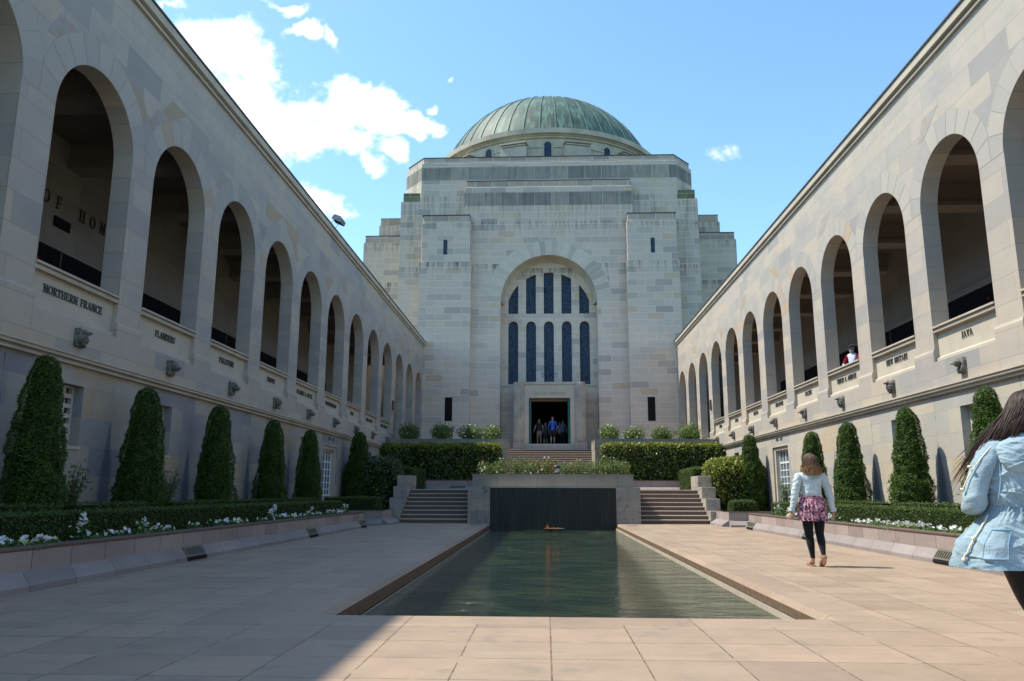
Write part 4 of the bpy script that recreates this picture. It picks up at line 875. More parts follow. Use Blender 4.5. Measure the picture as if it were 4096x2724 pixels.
for sg in (-1,1):
    side='left' if sg<0 else 'right'; X=c+sg*5.71
    pl=thing('planter_bed',f'long low granite planter bed with sloped plinth along the {side} arcade','planter bed',(X,10,0))
    YE_=24.4; y0_=-6
    rel(MB().prism([(X,-.05),(X,.065),(X+sg*.10,.21),(X+sg*.10,-.05)],y0_,YE_,'y').build('plinth',M['plinth']),pl)
    rel(MB().prism([(YE_-.27,.20),(YE_-.0,.065),(YE_,-.05),(YE_-.27,-.05)],*sorted((X+sg*.272,X+sg*.6)),'x').build('plinth_end',M['plinth'])if False else MB().prism([(YE_-.2,.21),(YE_-.03,.21),(YE_+.08,.065),(YE_+.08,-.05),(YE_-.2,-.05)],*sorted((X+sg*.02,X+sg*2.5)),'x').build('plinth_end',M['plinth']),pl)
    rel(MB().box(*sorted((X+sg*.10,X+sg*.30)),y0_,YE_-.05,.21,.425).build('bed_wall',M['granite']),pl)
    rel(MB().box(*sorted((X+sg*.30,X+sg*2.52)),YE_-.25,YE_-.05,.0,.425).build('bed_end_wall',M['granite']),pl)
    rel(MB().box(*sorted((X+sg*.085,X+sg*.26)),y0_,YE_-.04,.425,.465).build('bed_rim',M['riser'],bevel=.01),pl)
    rel(MB().box(*sorted((X+sg*.26,X+sg*2.50)),y0_,YE_-.251,-.1,.43).build('soil',M['mulch']),pl)
    for yy,wd in ((12.45,'nearest'),(18.75,'middle'),(23.9,'farthest')):
        grate((X+sg*.05,yy,.1375),R(-90)*sg if False else (R(90) if sg<0 else R(-90)),0,f'dark metal drain grate in the {side} planter plinth, {wd} of its three')
    # small end planter beside the stair cheek
    ep=thing('planter_bed',f'small granite planter corner beside the {side} stair cheek','planter bed',(c+sg*6.5,26.5,0))
    a,e=sorted((c+sg*5.55,c+sg*7.9)); rel(MB().box(a,e,25.8,27.72,.20,.45,skip='t').build('bed_wall',M['granite']),ep); rel(MB().box(a,e,25.79,25.95,.45,.475).build('bed_rim',M['riser']),ep)
    rel(MB().prism([(25.8,-.05),(25.55,-.05),(25.55,.06),(25.8,.2)],a,e,'x').build('plinth',M['plinth']),ep); a2=c+sg*5.55
    rel(MB().prism([(a2,-.05),(a2-sg*.22,-.05),(a2-sg*.22,.06),(a2,.2)],25.8,27.7,'y').build('plinth_return',M['plinth']),ep)
    rel(MB().quad((a,25.8,.42),(e,25.8,.42),(e,27.7,.42),(a,27.7,.42)).build('soil',M['mulch']),ep)
    MB().box(*sorted((c+sg*5.9,(WL if sg<0 else WR)-sg*.01)),27.75,37.15,-.1,.38).build('side_bed_soil',M['mulch'],kind='structure',label=f'dark soil of the shrub bed beside the {side} stairs')
    grate((c+sg*(3.95 if sg<0 else 3.2) if False else (-4.15 if sg<0 else 3.65),37.36,1.265),0,R(33),f'black slotted drain grate below the tall {side} hedge',.75,.28)
for o in [o for o in bpy.data.objects if o.name.startswith('drain_grate')]:
    if o.location.z<.5:
        s_=-1 if o.location.x<0 else 1
        # local x along the wall, local y up the slope
        ex=Vector((0,1,0)); ey=Vector((s_*.10,0,.145)).normalized(); ez=ex.cross(ey)
        if ez.z<0: ex=-ex; ez=ex.cross(ey)
        o.rotation_euler=Matrix((ex,ey,ez)).transposed().to_euler(); o.location+=ez*.004
# lamp in the rose planter
lp=thing('garden_lamp','small black round lamp with a clear middle, standing among the roses above the black wall','lamp',(.40,28.25,1.66))
MB().lathe([(0,.0),(.10,.0),(.10,.09),(.085,.10)],0,0,16).build('base',M['bronze'],lp); MB().lathe([(.07,.1),(.07,.24)],0,0,16).build('lens',plain('lamp_lens',(.45,.45,.42),.2),lp); MB().lathe([(.02,.24),(.12,.24),(.125,.30),(.10,.34),(0,.345)],0,0,16).build('cap',M['bronze'],lp)
# flood light on the roof edge
fd=thing('flood_light','grey box floodlight on a bracket, standing on the left roof edge','floodlight',(-8.0,27.9,10.77)); gm=plain('galvanised',(.20,.215,.23),.45,.5,metal=.3)
q=MB(); q.box(-.22,.26,-.32,.32,-.10,.08); q.prism([(-.22,.08),(.26,.08),(.12,.17),(-.18,.15)],-.30,.30,'y'); hd=q.build('housing',gm,fd,bevel=.01); hd.location=(.28,0,.42); hd.rotation_euler=(0,R(25),0)
lq=MB().box(-.18,.24,-.29,.29,-.108,-.101).build('lens',M['dark'],fd); lq.location=hd.location; lq.rotation_euler=hd.rotation_euler
q=MB(); 
for yy in (-.33,.33): q.tube([(0,yy*.8,0),(.02,yy,.12),(.22,yy,.42)],.02,6)
q.box(-.06,.06,-.36,.36,-.02,.02); q.build('bracket',gm,fd); fd.scale=(.82,.82,.82)
# ============================================================ VEGETATION
PROF=[(0,.72),(.06,.88),(.16,1.0),(.3,.97),(.5,.83),(.7,.655),(.84,.54),(.93,.44),(.975,.32),(.995,.16),(1,.02)]
def prof(t):
    return np.interp(t,[p[0] for p in PROF],[p[1] for p in PROF])
def conifer(seed,n=30000):
    rng=np.random.default_rng(seed); root=thing('conifer_tree','x','conifer')
    t=np.concatenate([rng.random(n-900),1-rng.random(900)**2*.12]); keep=rng.random(n)<(.25+.75*prof(t)); t=t[keep]; a=rng.random(len(t))*2*math.pi
    r=prof(t); P=np.stack([np.cos(a)*.43,np.sin(a)*.43,t*2.95],1)
    lump=1+.22*nz(P,1.9,seed*7)+.17*nz(P,6,seed)+rng.normal(0,.035,len(t))+ (rng.random(len(t))<.04)*rng.random(len(t))*.13
    P[:,0]*=r*lump; P[:,1]*=r*lump; P[:,2]+=rng.normal(0,.015,len(t))
    N=np.stack([np.cos(a),np.sin(a),np.full(len(t),.35)+(t>.93)*1.2],1)
    lf=leafmesh('crown',P,N,.050,.017,M['conifer'],root,tilt=.85,up=.35)
    cm=MB().lathe([(.02,.05)]+[(max(.01,.43*prof(q)*.82),q*2.88+.02) for q in np.linspace(0,1,14)],0,0,18); co_=cm.build('crown_core',M['core'],root)  # added solid core, keeps light from passing through the crown
    MB().tube([(0,0,-.08),(0,0,.4)],[.06,.05],8).build('trunk',M['bark'],root)
    return root
CT=[conifer(q) for q in (1,2,3,4)]; gi=0; cg='clipped conical conifers along the arcade walls'
lbl={('L',0):'largest dark cone-shaped conifer, nearest on the shaded left side beside the stone grille window',('L',1):'shaded cone-shaped conifer under the FLANDERS arch',('L',2):'shaded cone-shaped conifer under the PALESTINE arch, with a ragged left edge',
('L',3):'shaded cone-shaped conifer below the EUROPE carved head',('L',4):'slim shaded conifer just left of the white fire exit door',('L',5):'dark conifer with a broken top right of the left fire exit',
('R',0):'sunlit conifer nearest on the right, behind the hair of the woman in the denim jacket',('R',1):'tall sunlit cone-shaped conifer below the NEW BRITAIN panel',('R',2):'sunlit cone-shaped conifer below the TIMOR & AMBON panel',('R',3):'sunlit conifer directly behind the head of the walking woman',('R',4):'sunlit conifer left of the right fire exit door'}
for side,xs,ys in (('L',-7.33,TREE_L),('R',7.87,TREE_R)):
    for i,y in enumerate(ys):
        hts={('L',0):2.58,('L',1):2.50,('L',2):2.52,('L',3):2.53,('L',4):2.52,('L',5):2.95,('R',0):2.5,('R',1):2.48,('R',2):2.46,('R',3):2.42,('R',4):2.85}[(side,i)]
        rs={('L',5):1.2,('R',4):1.12,('L',0):.95,('R',0):.92}.get((side,i),.97)
        k=gi%4; src=CT[k]
        if gi<4: o=src; o.location=(xs,y,.42); o.rotation_euler=(0,0,i*1.3)
        else: o=copy_tree(src,(xs,y,.42),random.random()*6.28)
        o.scale=(rs,rs,hts/2.95); o['label']=lbl[(side,i)]; o['group']=cg; o['category']='conifer'; gi+=1
def hedge(name,label,x0,x1,y0,y1,z0,z1,dens,L,Wd,m,cat='hedge',group=None,tilt=.8,rad=.06,lump=.012,top=None,faces='fklrt',coreinset=.03,wave=.015):
    root=thing(name,label,cat,((x0+x1)/2,(y0+y1)/2,z0),group)
    P,N=shell_box(x0,x1,y0,y1,z0,z1,dens,rad,lump,faces)
    w=nz(P,1.7,3)*wave+nz(P,5,9)*wave*.6; P=P+N*w[:,None]
    mats=[m]; mi=None
    if top is not None:
        mats=[m,top[0]]; mi=(((P[:,2]>z1-top[1]-RNG.random(len(P))*top[2])&(RNG.random(len(P))<.8))|(RNG.random(len(P))<.13)).astype(int)
    o=leafmesh('foliage',P,N,L,Wd,mats,None,tilt=tilt,mi=mi); rel(o,root)
    ci=coreinset; rel(MB().box(x0+ci,x1-ci,y0+ci,y1-ci,z0-.02,z1-ci).build('hedge_core',M['core'],bevel=0),root)  # added solid core, keeps light from passing through the hedge
    return root
for sg,side,tr in ((-1,'left',TREE_L),(1,'right',TREE_R)):
    X=lambda d: c+sg*d
    a,e=sorted((X(6.36),X(6.78)))
    lt='shaded' if sg<0 else 'sunlit'
    hedge('box_hedge',f'long low clipped box hedge, front row of the {side} planter bed, {lt}',a,e,2.5,15,.42,.79,1500,.026,.017,M['box'])
    hedge('box_hedge',f'far half of the low clipped front hedge in the {side} planter bed',a,e,15.05,23.9,.42,.79,900,.034,.022,M['box'])
    a,e=sorted((X(7.05),X(7.35))); cuts=[3]+[q for q in tr if q<25]+[23.8]
    cuts=sorted(set(min(q,23.9) for q in cuts)); j=0
    for p,q in zip(cuts,cuts[1:]):
        p2=p+(.30 if p>3.1 else 0); q2=q-.30
        if q2-p2<.5: continue
        nm=['nearest','second','third','fourth','fifth','sixth'][j]; j+=1
        hedge('box_hedge',f'short rear box hedge between conifers on the {side}, {nm} of its row',a,e,p2,q2,.42,.87,1100 if p<15 else 700,.030,.019,M['box'],group=f'rear box hedge sections on the {side}')
    # tall glossy hedge
    a,e=sorted((X(2.5),(WL if sg<0 else WR)-sg*.05))
    hedge('tall_hedge',f'tall clipped glossy hedge with yellow-green top on the {side} of the wide stairs',a,e,37.75,39.5,1.6,3.33,560,.12,.062,M['pitto'],tilt=.95,rad=.16,lump=.05,top=(M['ptop'],.03,.42),wave=.05,coreinset=.12,faces='flrt')
    a,e=sorted((X(6.05),X(8.15)))
    hedge('rounded_hedge',f'big rounded glossy shrub beside the {side} stair cheek',a,e,30.6,32.6,.38,2.36,650,.10,.055,M['pitto'],tilt=.95,rad=.55,lump=.05,top=(M['ptop'],.2,1.6) if sg>0 else None,wave=.08,coreinset=.2)
    a,e=sorted((X(5.75),X(7.6)))
    hedge('low_hedge',f'small fine-leaved hedge behind the {side} stair cheek',a,e,32.9,36.6,1.1,2.10,420,.045,.026,M['box'],rad=.25,wave=.04,coreinset=.08)
    if sg>0:
        hedge('box_ball','rounded box shrub in the small planter right of the sunlit stairs',X(5.75),X(6.6),26.1,27.0,.42,.82,1300,.03,.02,M['box'],rad=.19,wave=.03,coreinset=.06)
    else: hedge('box_hedge','short dark box hedge in the small planter left of the shaded stairs',X(7.6),X(5.85),26.1,27.3,.42,.88,1100,.03,.02,M['box'],rad=.08)
# blossoms: five-petalled discs
def blossoms(name,P,N,size,mats,parent=None,cup=.25,mi=None):
    mb_v=[];mb_f=[];mis=[]
    for k,(p,n) in enumerate(zip(P,N)):
        n=Vector(n).normalized(); a=n.orthogonal().normalized(); b=n.cross(a); p=Vector(p); s=size*random.uniform(.75,1.2); ph=random.random()*6; i0=len(mb_v)
        mb_v.append(tuple(p-n*s*cup))
        for q in range(10):
            r=s*(.5 if q%2==0 else .34); an=ph+q*math.pi/5; mb_v.append(tuple(p+(a*math.cos(an)+b*math.sin(an))*r+n*random.uniform(-.06,.06)*s))
        for q in range(10): mb_f.append((i0,i0+1+q,i0+1+(q+1)%10)); mis.append(0 if mi is None else mi[k])
    me=bpy.data.meshes.new(name); me.from_pydata(mb_v,[],mb_f)
    for m in mats: me.materials.append(m)
    me.polygons.foreach_set('material_index',mis); me.update(); o=bpy.data.objects.new(name,me); COL.objects.link(o)
    if parent: o.parent=parent
    return o
def petunia(seed,h=.13,w=.16,nf=7,tall=False):
    rng=np.random.default_rng(seed); root=thing('petunia_plant','x','flower')
    n=110; P=rng.normal(0,1,(n,3))*[w*.55,w*.55,0]; P[:,2]=rng.random(n)*h*.75; N=np.stack([P[:,0]*4,P[:,1]*4,np.ones(n)],1)
    leafmesh('leaves',P,N,.045,.026,M['shrub'],root,tilt=.6)
    if tall:
        t=rng.random(nf)**.8; P=np.stack([rng.normal(0,1,nf)*.075*(1.15-t)+.03*np.sin(t*5),rng.normal(0,1,nf)*.075*(1.15-t),.06+t*(h-.06)],1)
        MB().tube([(0,0,0),(.01,0,h*.5),(-.01,.01,h*.97)],.006,5).build('stem',M['shrub'],root)
    else: P=np.stack([rng.normal(0,w*.5,nf),rng.normal(0,w*.5,nf),h*(.6+.5*rng.random(nf))],1)
    N=np.stack([rng.normal(0,.5,nf),rng.normal(-.6,.4,nf),np.full(nf,.7)],1)
    mi=[1 if rng.random()<.12 else 0 for _ in range(nf)]
    blossoms('blossoms',P,N,.066 if not tall else .055,[M['petal'],M['cream']],root,mi=mi); return root
PT=[petunia(1),petunia(2,.10,.12,4),petunia(3,.12,.22,11),petunia(4,.36,.13,34,True),petunia(5,.27,.11,15,True)]
used=set()
def place(protos,k,loc,sc,label,group):
    if k not in used: used.add(k); o=protos[k]; o.location=loc; o.rotation_euler=(0,0,random.random()*6)
    else: o=copy_tree(protos[k],loc,random.random()*6.28)
    o.scale=(sc,sc,sc); o['label']=label; o['group']=group; return o
# (y, kind) read off the photograph
left=[(8.25,0),(8.62,2),(8.95,2),(9.2,1),(9.92,3),(10.05,1),(10.35,1),(10.75,2),(11.35,4),(11.75,2),(12.1,1),(13.2,1),(14.0,0),(14.7,2),(15.2,1),(16.3,1),(16.75,4),(17.0,3),(17.6,0),(18.0,2),(18.6,2),(19.3,0),(19.7,4),(20.2,2),(20.8,1),(21.3,0),(22.0,2),(22.5,2),(22.9,4),(23.25,4),(7.7,1)]
left.sort()
for i,(y,k) in enumerate(left):
    tall=k>=3; place(PT,k,(c-6.09+random.uniform(-.04,.05),y,.425),random.uniform(.9,1.15),f'{"upright spire of" if tall else "low clump of"} white petunias in the left bed, {ORD[i] if i<30 else "last"} from the near end','white petunias in the left bed')
right=[8.6,9.2,9.8,10.6,11.4,11.75,12.2,12.55,13.0,13.6,14.3,14.55,14.9,15.15,15.4,15.7,16.1,16.35,18.2,18.45,18.75,19.05,19.4,19.75,20.2,20.55,20.95,21.3,22.2]
for i,y in enumerate(right):
    k=2 if (i*7)%3 else (0 if i%2 else 1)
    if y>21.1: k=4
    place(PT,k,(c+6.10+random.uniform(-.05,.05),y,.425),random.uniform(.85,1.1)*(1.12 if y>18 else 1),f'{"upright" if k==4 else "low"} white petunia clump in the sunny right bed, {ORD[i]} from the near end','white petunias in the right bed')
# leafy shrubs against the arcade walls
def wallshrub(seed,h,w,n,red=1):
    rng=np.random.default_rng(seed); root=thing('wall_shrub','x','shrub'); ps=[];ns=[]; st=MB()
    for s_ in range(9):
        a=rng.random()*6.28; L=h*(.65+.4*rng.random()); r=w*(.3+.5*rng.random()); pts=[]
        for q in range(7):
            t_=q/6; pts.append((math.cos(a)*r*t_**1.3,math.sin(a)*r*t_**1.3*.6,L*t_))
        st.tube(pts,[.008]*6+[.003],5)
        m_=n//9; t_=rng.random(m_)**.7; pp=np.stack([np.interp(t_,np.linspace(0,1,7),[p[i] for p in pts]) for i in range(3)],1)+rng.normal(0,.045,(m_,3)); ps.append(pp); ns.append(rng.normal(0,1,(m_,3))+[0,0,.5])
    P=np.concatenate(ps);N=np.concatenate(ns); leafmesh('leaves',P,N,.085,.022,M['shrub'],root,tilt=.5); st.build('stems',M['bark'],root)
    if red: blossoms('blossoms',[(w*.1,-.1,h*.9),(-w*.3,-.05,h*.72)],[(0,-1,.3)]*2,.07,[M['red']],root)
    return root
WS=[wallshrub(11,1.05,.42,900,0),wallshrub(12,1.1,.5,1100,1)]; used.clear()
for i,(k,x,y,s_,l) in enumerate([(0,-7.55,12.35,1.0,'feathery green shrub right of the nearest left conifer'),(0,-7.6,15.7,1.0,'grey-green leafy shrub between the second and third left conifers'),(0,-7.6,18.6,.62,'small dark shrub right of the third left conifer'),
    (1,8.15,15.5,1.05,'bushy green shrub with a red bloom left of the nearest right conifer'),(1,8.15,18.85,.95,'loose leafy shrub between two sunlit conifers on the right'),(1,8.15,27.6,.9,'thin leafy shrub beside the right fire exit door')]):
    place(WS,k,(x,y,.42),s_,l,'leafy shrubs against the arcade walls')['category']='shrub'
# rose bushes
def rosebush(seed,rx,rz,n,cols,nf,fs=.07,L=.055):
    rng=np.random.default_rng(seed); root=thing('rose_bush','x','rose bush')
    d=rng.normal(0,1,(n,3)); d/=np.linalg.norm(d,axis=1)[:,None]; r=rng.random(n)**.45; P=d*r[:,None]*[rx,rx*.8,rz]; k=1+.35*nz(P,3.2,seed); P*=k[:,None]; P[:,2]+=rz*.85; P[:,2]=np.maximum(P[:,2],.02)
    leafmesh('leaves',P,d+[0,0,.4],L,L*.55,M['rose'],root,tilt=.8)
    MB().tube([(0,0,-.05),(.02,0,rz*.6),(.05,.02,rz*1.3)],.015,6).build('stem',M['bark'],root); MB().tube([(0,0,-.05),(-rx*.3,0,rz*.6),(-rx*.5,.02,rz*1.2)],.01,6).build('stem',M['bark'],root)
    d=rng.normal(0,1,(nf,3)); d/=np.linalg.norm(d,axis=1)[:,None]; d[:,1]=-np.abs(d[:,1]); P=d*[rx,rx*.8,rz]*1.0; P[:,2]=np.maximum(P[:,2]+rz*.85,.05)
    blossoms('blossoms',P,d+[0,-.5,.3],fs,cols,root,mi=[int(rng.random()*len(cols)) for _ in range(nf)]); return root
RB=[rosebush(21,.66,.50,2200,[M['petal'],M['cream']],8,.10,.09),rosebush(22,.70,.46,2200,[M['petal'],M['cream']],10,.10,.09)]; used.clear()
for i,(x,y,k,s_) in enumerate([(-7.1,40.7,0,1.12),(-5.35,40.6,0,1.1),(-3.85,40.5,1,1.05),(-2.75,40.4,0,.95),(3.25,40.5,0,1.0),(4.5,40.5,1,.95),(5.95,40.5,1,.95),(7.35,40.6,1,1.15)]):
    sd_='left' if x<0 else 'right'; j=i if x<0 else i-4
    nm=['outermost, against the arcade','second from the arcade','second from the stairs','nearest the stairs'][j if x<0 else 3-j]
    o=place(RB,k,(x,y,3.6),s_,f'white-flowered rose bush in the high {sd_} planter, {nm}','rose bushes in the high planters')
    if x<-4: pass
FB=[rosebush(31,.44,.38,1300,[M['petal'],M['red'],M['pink'],M['petal']],26,.07,.05),rosebush(32,.46,.36,1300,[M['red'],M['pink'],M['red'],M['petal']],20,.07,.05),rosebush(33,.42,.34,1200,[M['petal'],M['petal'],M['cream'],M['red']],30,.07,.05)]; used.clear()
for i,(x,k) in enumerate([(-2.2,2),(-1.65,0),(-1.05,1),(-.45,1),(.05,0),(.72,2),(1.2,0),(1.75,1),(2.3,0),(2.72,2)]):
    place(FB,k,(x,28.75+.12*(i%2),1.58),random.uniform(.95,1.1),f'low {"white" if k==2 else "mixed red and white" if k==0 else "red"} rose bush above the black wall, {ORD[i]} from the left','rose bushes above the black wall')['category']='rose bush'
# ============================================================ PEOPLE
def skinmesh(chains,sub=2,post=None):
    """chains: list of [(key|None,pos,rad),...]; a repeated key joins chains"""
    vs=[];rad=[];ed=[];keys={}
    for ch in chains:
        prev=None
        for key,p,r in ch:
            if key is not None and key in keys: i=keys[key]
            else:
                i=len(vs); vs.append(tuple(p)); rad.append(r if isinstance(r,tuple) else (r,r))
                if key is not None: keys[key]=i
            if prev is not None and prev!=i: ed.append((prev,i))
            prev=i
    me=bpy.data.meshes.new('t'); me.from_pydata(vs,ed,[]); o=bpy.data.objects.new('t',me); COL.objects.link(o)
    o.modifiers.new('s','SKIN'); me.update()
    if not me.skin_vertices:
        bm=bmesh.new(); bm.from_mesh(me); bm.verts.layers.skin.verify(); bm.to_mesh(me); bm.free()
    for i,sv in enumerate(me.skin_vertices[0].data): sv.radius=rad[i]; sv.use_root=(i==0)
    o.modifiers['s'].branch_smoothing=.6
    if sub: m=o.modifiers.new('u','SUBSURF'); m.levels=sub; m.render_levels=sub
    dg=bpy.context.evaluated_depsgraph_get(); dg.update(); r=bpy.data.meshes.new_from_object(o.evaluated_get(dg))
    bpy.data.objects.remove(o); bpy.data.meshes.remove(me)
    if post:
        for v in r.vertices: v.co=post(v.co)
    r.polygons.foreach_set('use_smooth',[True]*len(r.polygons)); return r
def meshobj(name,me,mats,parent,zone=None):
    me.name=name; me.materials.clear()
    for m in mats: me.materials.append(m)
    if zone:
        for p in me.polygons: p.material_index=zone(p.center)
    o=bpy.data.objects.new(name,me); COL.objects.link(o); o.parent=parent; return o
def cloth(name,c,rough=.8,wr=.5,sc=9,weave=260,var=.12,extra=None):
    m,t,b=mat(name); co=t.new('ShaderNodeTexCoord').outputs['Object']; n=t.noise(co,sc,4,.6); w=t.noise(co,weave,2,.5); n2=t.noise(co,3,3,.6)
    col=t.mix(t.sstep(n2,.3,.7),tuple(q*(1-var) for q in c),tuple(min(1,q*(1+var)) for q in c)); col=t.mix(t.m('MULTIPLY',t.sstep(w,.4,.6),.18),col,tuple(min(1,q*1.35) for q in c))
    if extra: col=extra(t,col,co)
    setb(t,b,col,rough,.15,0,t.bump(t.m('ADD',t.m('MULTIPLY',n,1),t.m('MULTIPLY',w,.05)),wr,.02)); b.inputs['Sheen Weight'].default_value=.15; return m
def skinmat(name,c):
    m,t,b=mat(name); g,P,x,y,z=t.pos(); setb(t,b,t.mix(t.noise(P,20,3,.6),tuple(q*.85 for q in c),tuple(min(1,q*1.1) for q in c)),.5,.35); b.inputs['Subsurface Weight'].default_value=.08; return m
SK=skinmat('fair_skin',(.50,.29,.20)); SK2=skinmat('tanned_skin',(.40,.22,.15))
def hairmat(name,c1,c2,z0,z1):
    m,t,b=mat(name); co=t.new('ShaderNodeTexCoord').outputs['Object']; sp=t.new('ShaderNodeSeparateXYZ'); t.l.new(co,sp.inputs[0])
    st=t.noise(t.xyz(t.m('MULTIPLY',sp.outputs[0],70),t.m('MULTIPLY',sp.outputs[1],70),t.m('MULTIPLY',sp.outputs[2],5)),1,3,.6)
    col=t.mix(t.sstep(sp.outputs[2],z0,z1,1,0),c1,c2); col=t.mix(t.sstep(st,.35,.75,.0,.35),col,tuple(q*1.9 for q in c1))
    setb(t,b,col,.5,.3,0,t.bump(st,.25,.006)); return m
def fingers(chains,key,wrist,d,side,palm_n,s=1,curl=.5):
    """palm and five fingers; d = direction of the hand, side = towards the thumb, palm_n = palm normal"""
    d=Vector(d).normalized(); n=Vector(palm_n); n=(n-d*n.dot(d)).normalized(); sd_=d.cross(n).normalized()
    if sd_.dot(Vector(side))<0: sd_=-sd_
    w=Vector(wrist); pc=w+d*.045*s; chains.append([(key,w,.024*s),(key+'p',pc,(.034*s))])
    for i,(off,L) in enumerate(((.030,.068),(.011,.078),(-.009,.073),(-.028,.058))):
        b0=w+d*.082*s+sd_*off*s; k=key+'f%d'%i; p1=b0+d*L*.42*s+n*curl*.02*s; p2=p1+(d*(1-curl*.6)+n*curl).normalized()*L*.32*s; p3=p2+(d*(1-curl)+n*curl*1.3).normalized()*L*.28*s
        chains.append([(key+'p',pc,.034*s),(None,b0,.0115*s),(None,p1,.0095*s),(None,p2,.0085*s),(None,p3,.0065*s)])
    t0=w+d*.02*s+sd_*.03*s; chains.append([(key+'p',pc,.03*s),(None,t0+d*.01*s,.014*s),(None,t0+(d*.6+sd_*.6)*.045*s+n*.01*s,.0105*s),(None,t0+(d*.9+sd_*.4)*.075*s+n*curl*.02*s,.008*s)])
def head_chain(b,z,x=0,y=0,s=1,f=1):
    # f=+1 faces +y
    return [[(b,(x,y-.01*f,z-.16*s),.05*s),('h1',(x,y,z-.08*s),.066*s),('h2',(x,y-.012*f,z),.088*s),('h3',(x,y-.015*f,z+.055*s),.078*s),(None,(x,y-.015*f,z+.085*s),.04*s)],
            [('h1',(x,y,z-.08*s),.066*s),(None,(x,y+.055*f*s,z-.085*s),.035*s)],[('h2',(x,y,z),.088*s),(None,(x,y+.085*f*s,z-.015*s),.016*s),(None,(x,y+.10*f*s,z-.03*s),.012*s)],
            [('h2',(x,y,z),.088*s),(None,(x-.085*s,y,z-.01*s),.013*s)],[('h2',(x,y,z),.088*s),(None,(x+.085*s,y,z-.01*s),.013*s)]]
def face(parent,x,y,z,f=1,s=1,lip=(.35,.12,.10)):
    eb=MB()
    for q in (-.032,.032):
        eb.lathe([(0,-.008),(.007,-.004),(.009,0),(.007,.004),(0,.008)],x+q*s,y+f*.078*s,10)
    o=eb.build('eyes',bpy.data.materials.get('eye') or plain('eye',(.05,.04,.035),.2),parent); o.location.z=z+.005*s
    mbm=MB().tube([(x-.022*s,y+f*.083*s,z-.066*s),(x,y+f*.090*s,z-.064*s),(x+.022*s,y+f*.083*s,z-.066*s)],[.003,.006,.003],6).build('mouth',bpy.data.materials.get('lip') or plain('lip',lip,.5),parent)
def loft(keys,nz_,nt,disp=None,pw=2.0,t0=0,t1=2*math.pi,closed=True):
    K=np.array(keys,float); order=np.argsort(K[:,0]); K=K[order]; zs=np.linspace(K[0,0],K[-1,0],nz_); rs=[]
    def sm(col,z):
        i=int(np.clip(np.searchsorted(K[:,0],z)-1,0,len(K)-2)); u=(z-K[i,0])/(K[i+1,0]-K[i,0]); 
        m0=(K[i+1,col]-K[max(i-1,0),col])/(K[i+1,0]-K[max(i-1,0),0]); m1=(K[min(i+2,len(K)-1),col]-K[i,col])/(K[min(i+2,len(K)-1),0]-K[i,0]); h=K[i+1,0]-K[i,0]
        return (2*u**3-3*u**2+1)*K[i,col]+(u**3-2*u**2+u)*h*m0+(-2*u**3+3*u**2)*K[i+1,col]+(u**3-u**2)*h*m1
    for z in zs:
        cx,cy,rx,ry=[sm(q,z) for q in (1,2,3,4)]; r=[]
        for k in range(nt):
            a=t0+(t1-t0)*k/(nt if closed else nt-1); ca,sa=math.cos(a),math.sin(a); e=2/pw
            x=cx+rx*math.copysign(abs(ca)**e,ca); y=cy+ry*math.copysign(abs(sa)**e,sa)
            d=disp(a,z,x,y) if disp else 0
            r.append((x+ca*d,y+sa*d,z))
        rs.append(r)
    return rs
def person(label,loc,rz,Ht,top,bot,skin=SK2,hair=(.05,.035,.025),shorts=False,sleeve=.5,armL=None,armR=None,fing=False,lean=0,shoes=(.03,.03,.03),step=.1,longhair=False):
    root=thing('person',label,'person',loc); root.rotation_euler=(0,0,rz); s=Ht/1.75
    ch=[[('pel',(0,0,.93),.135),('wa',(0,.0,1.08),.125),('chs',(0,-.0,1.27),.15),('sh',(0,-.01,1.41),.115),('nk',(0,-.01,1.50),.052)]]
    ch+=head_chain('nk',1.645,0,0)
    for sg in (-1,1):
        st=step*sg; k='l%d'%sg
        ch.append([('pel',(0,0,.93),.135),(k+'h',(sg*.095,0,.86),.098),(k+'k',(sg*.10,st*.5+.02,.49),.062),(k+'c',(sg*.10,st*.9-.02,.34),.055),(k+'a',(sg*.10,st,.085),.038),(k+'b',(sg*.105,st+.10,.035),.034),(None,(sg*.108,st+.17,.028),.026)])
        arm=(armL if sg<0 else armR) or [(sg*.235,-.02,1.18),(sg*.255,.05,.95)]
        k='a%d'%sg; w=arm[-1]
        ch.append([('sh',(0,-.01,1.41),.115),(k+'s',(sg*.185,-.01,1.40),.062),(k+'e',arm[0],.044),(k+'w',w,.026)])
        d=Vector(w)-Vector(arm[0]); fingers(ch,k+'w',w,d,(0,1,0),(-sg,0,0),1,.5)
    def post(v):
        w_=max(0,1-abs(v.x)/.2) if v.z>.8 and v.z<1.46 else 0
        v=v.copy(); v.y*=1-.22*w_; return v*s
    me=skinmesh(ch,2 if fing else 1,post)
    mats=[cloth('top_cloth',top,var=.2),cloth('bottom_cloth',bot),skin,cloth('shoe',shoes)]
    zb=.5 if shorts else .09
    def zone(p):
        z=p.z/s; ax=abs(p.x)/s
        if z<.065: return 3
        if z<.93 and ax<.2: return 1 if z>zb else 2
        if ax>.2 or (z<1.1 and ax>.19): return 0 if z>1.38-(.25*sleeve*2) else 2
        return 0 if z<1.475 else 2
    meshobj('body',me,mats,root,zone); face(root,0,0,1.645*s,1,s)
    hb=MB(); hb.rings([[(.098*s*math.sin(t_)*math.cos(a)*1.0,(-.02+.105*math.sin(t_)*math.sin(a)*(1 if math.sin(a)<0 else .62))*s,(1.67+.098*math.cos(t_))*s) for a in [2*math.pi*k/20 for k in range(20)]] for t_ in [.05,.4,.8,1.2,1.6 if not longhair else 1.75]])
    hb.build('hair',hairmat('short_hair',hair,hair,0,1),root); return root
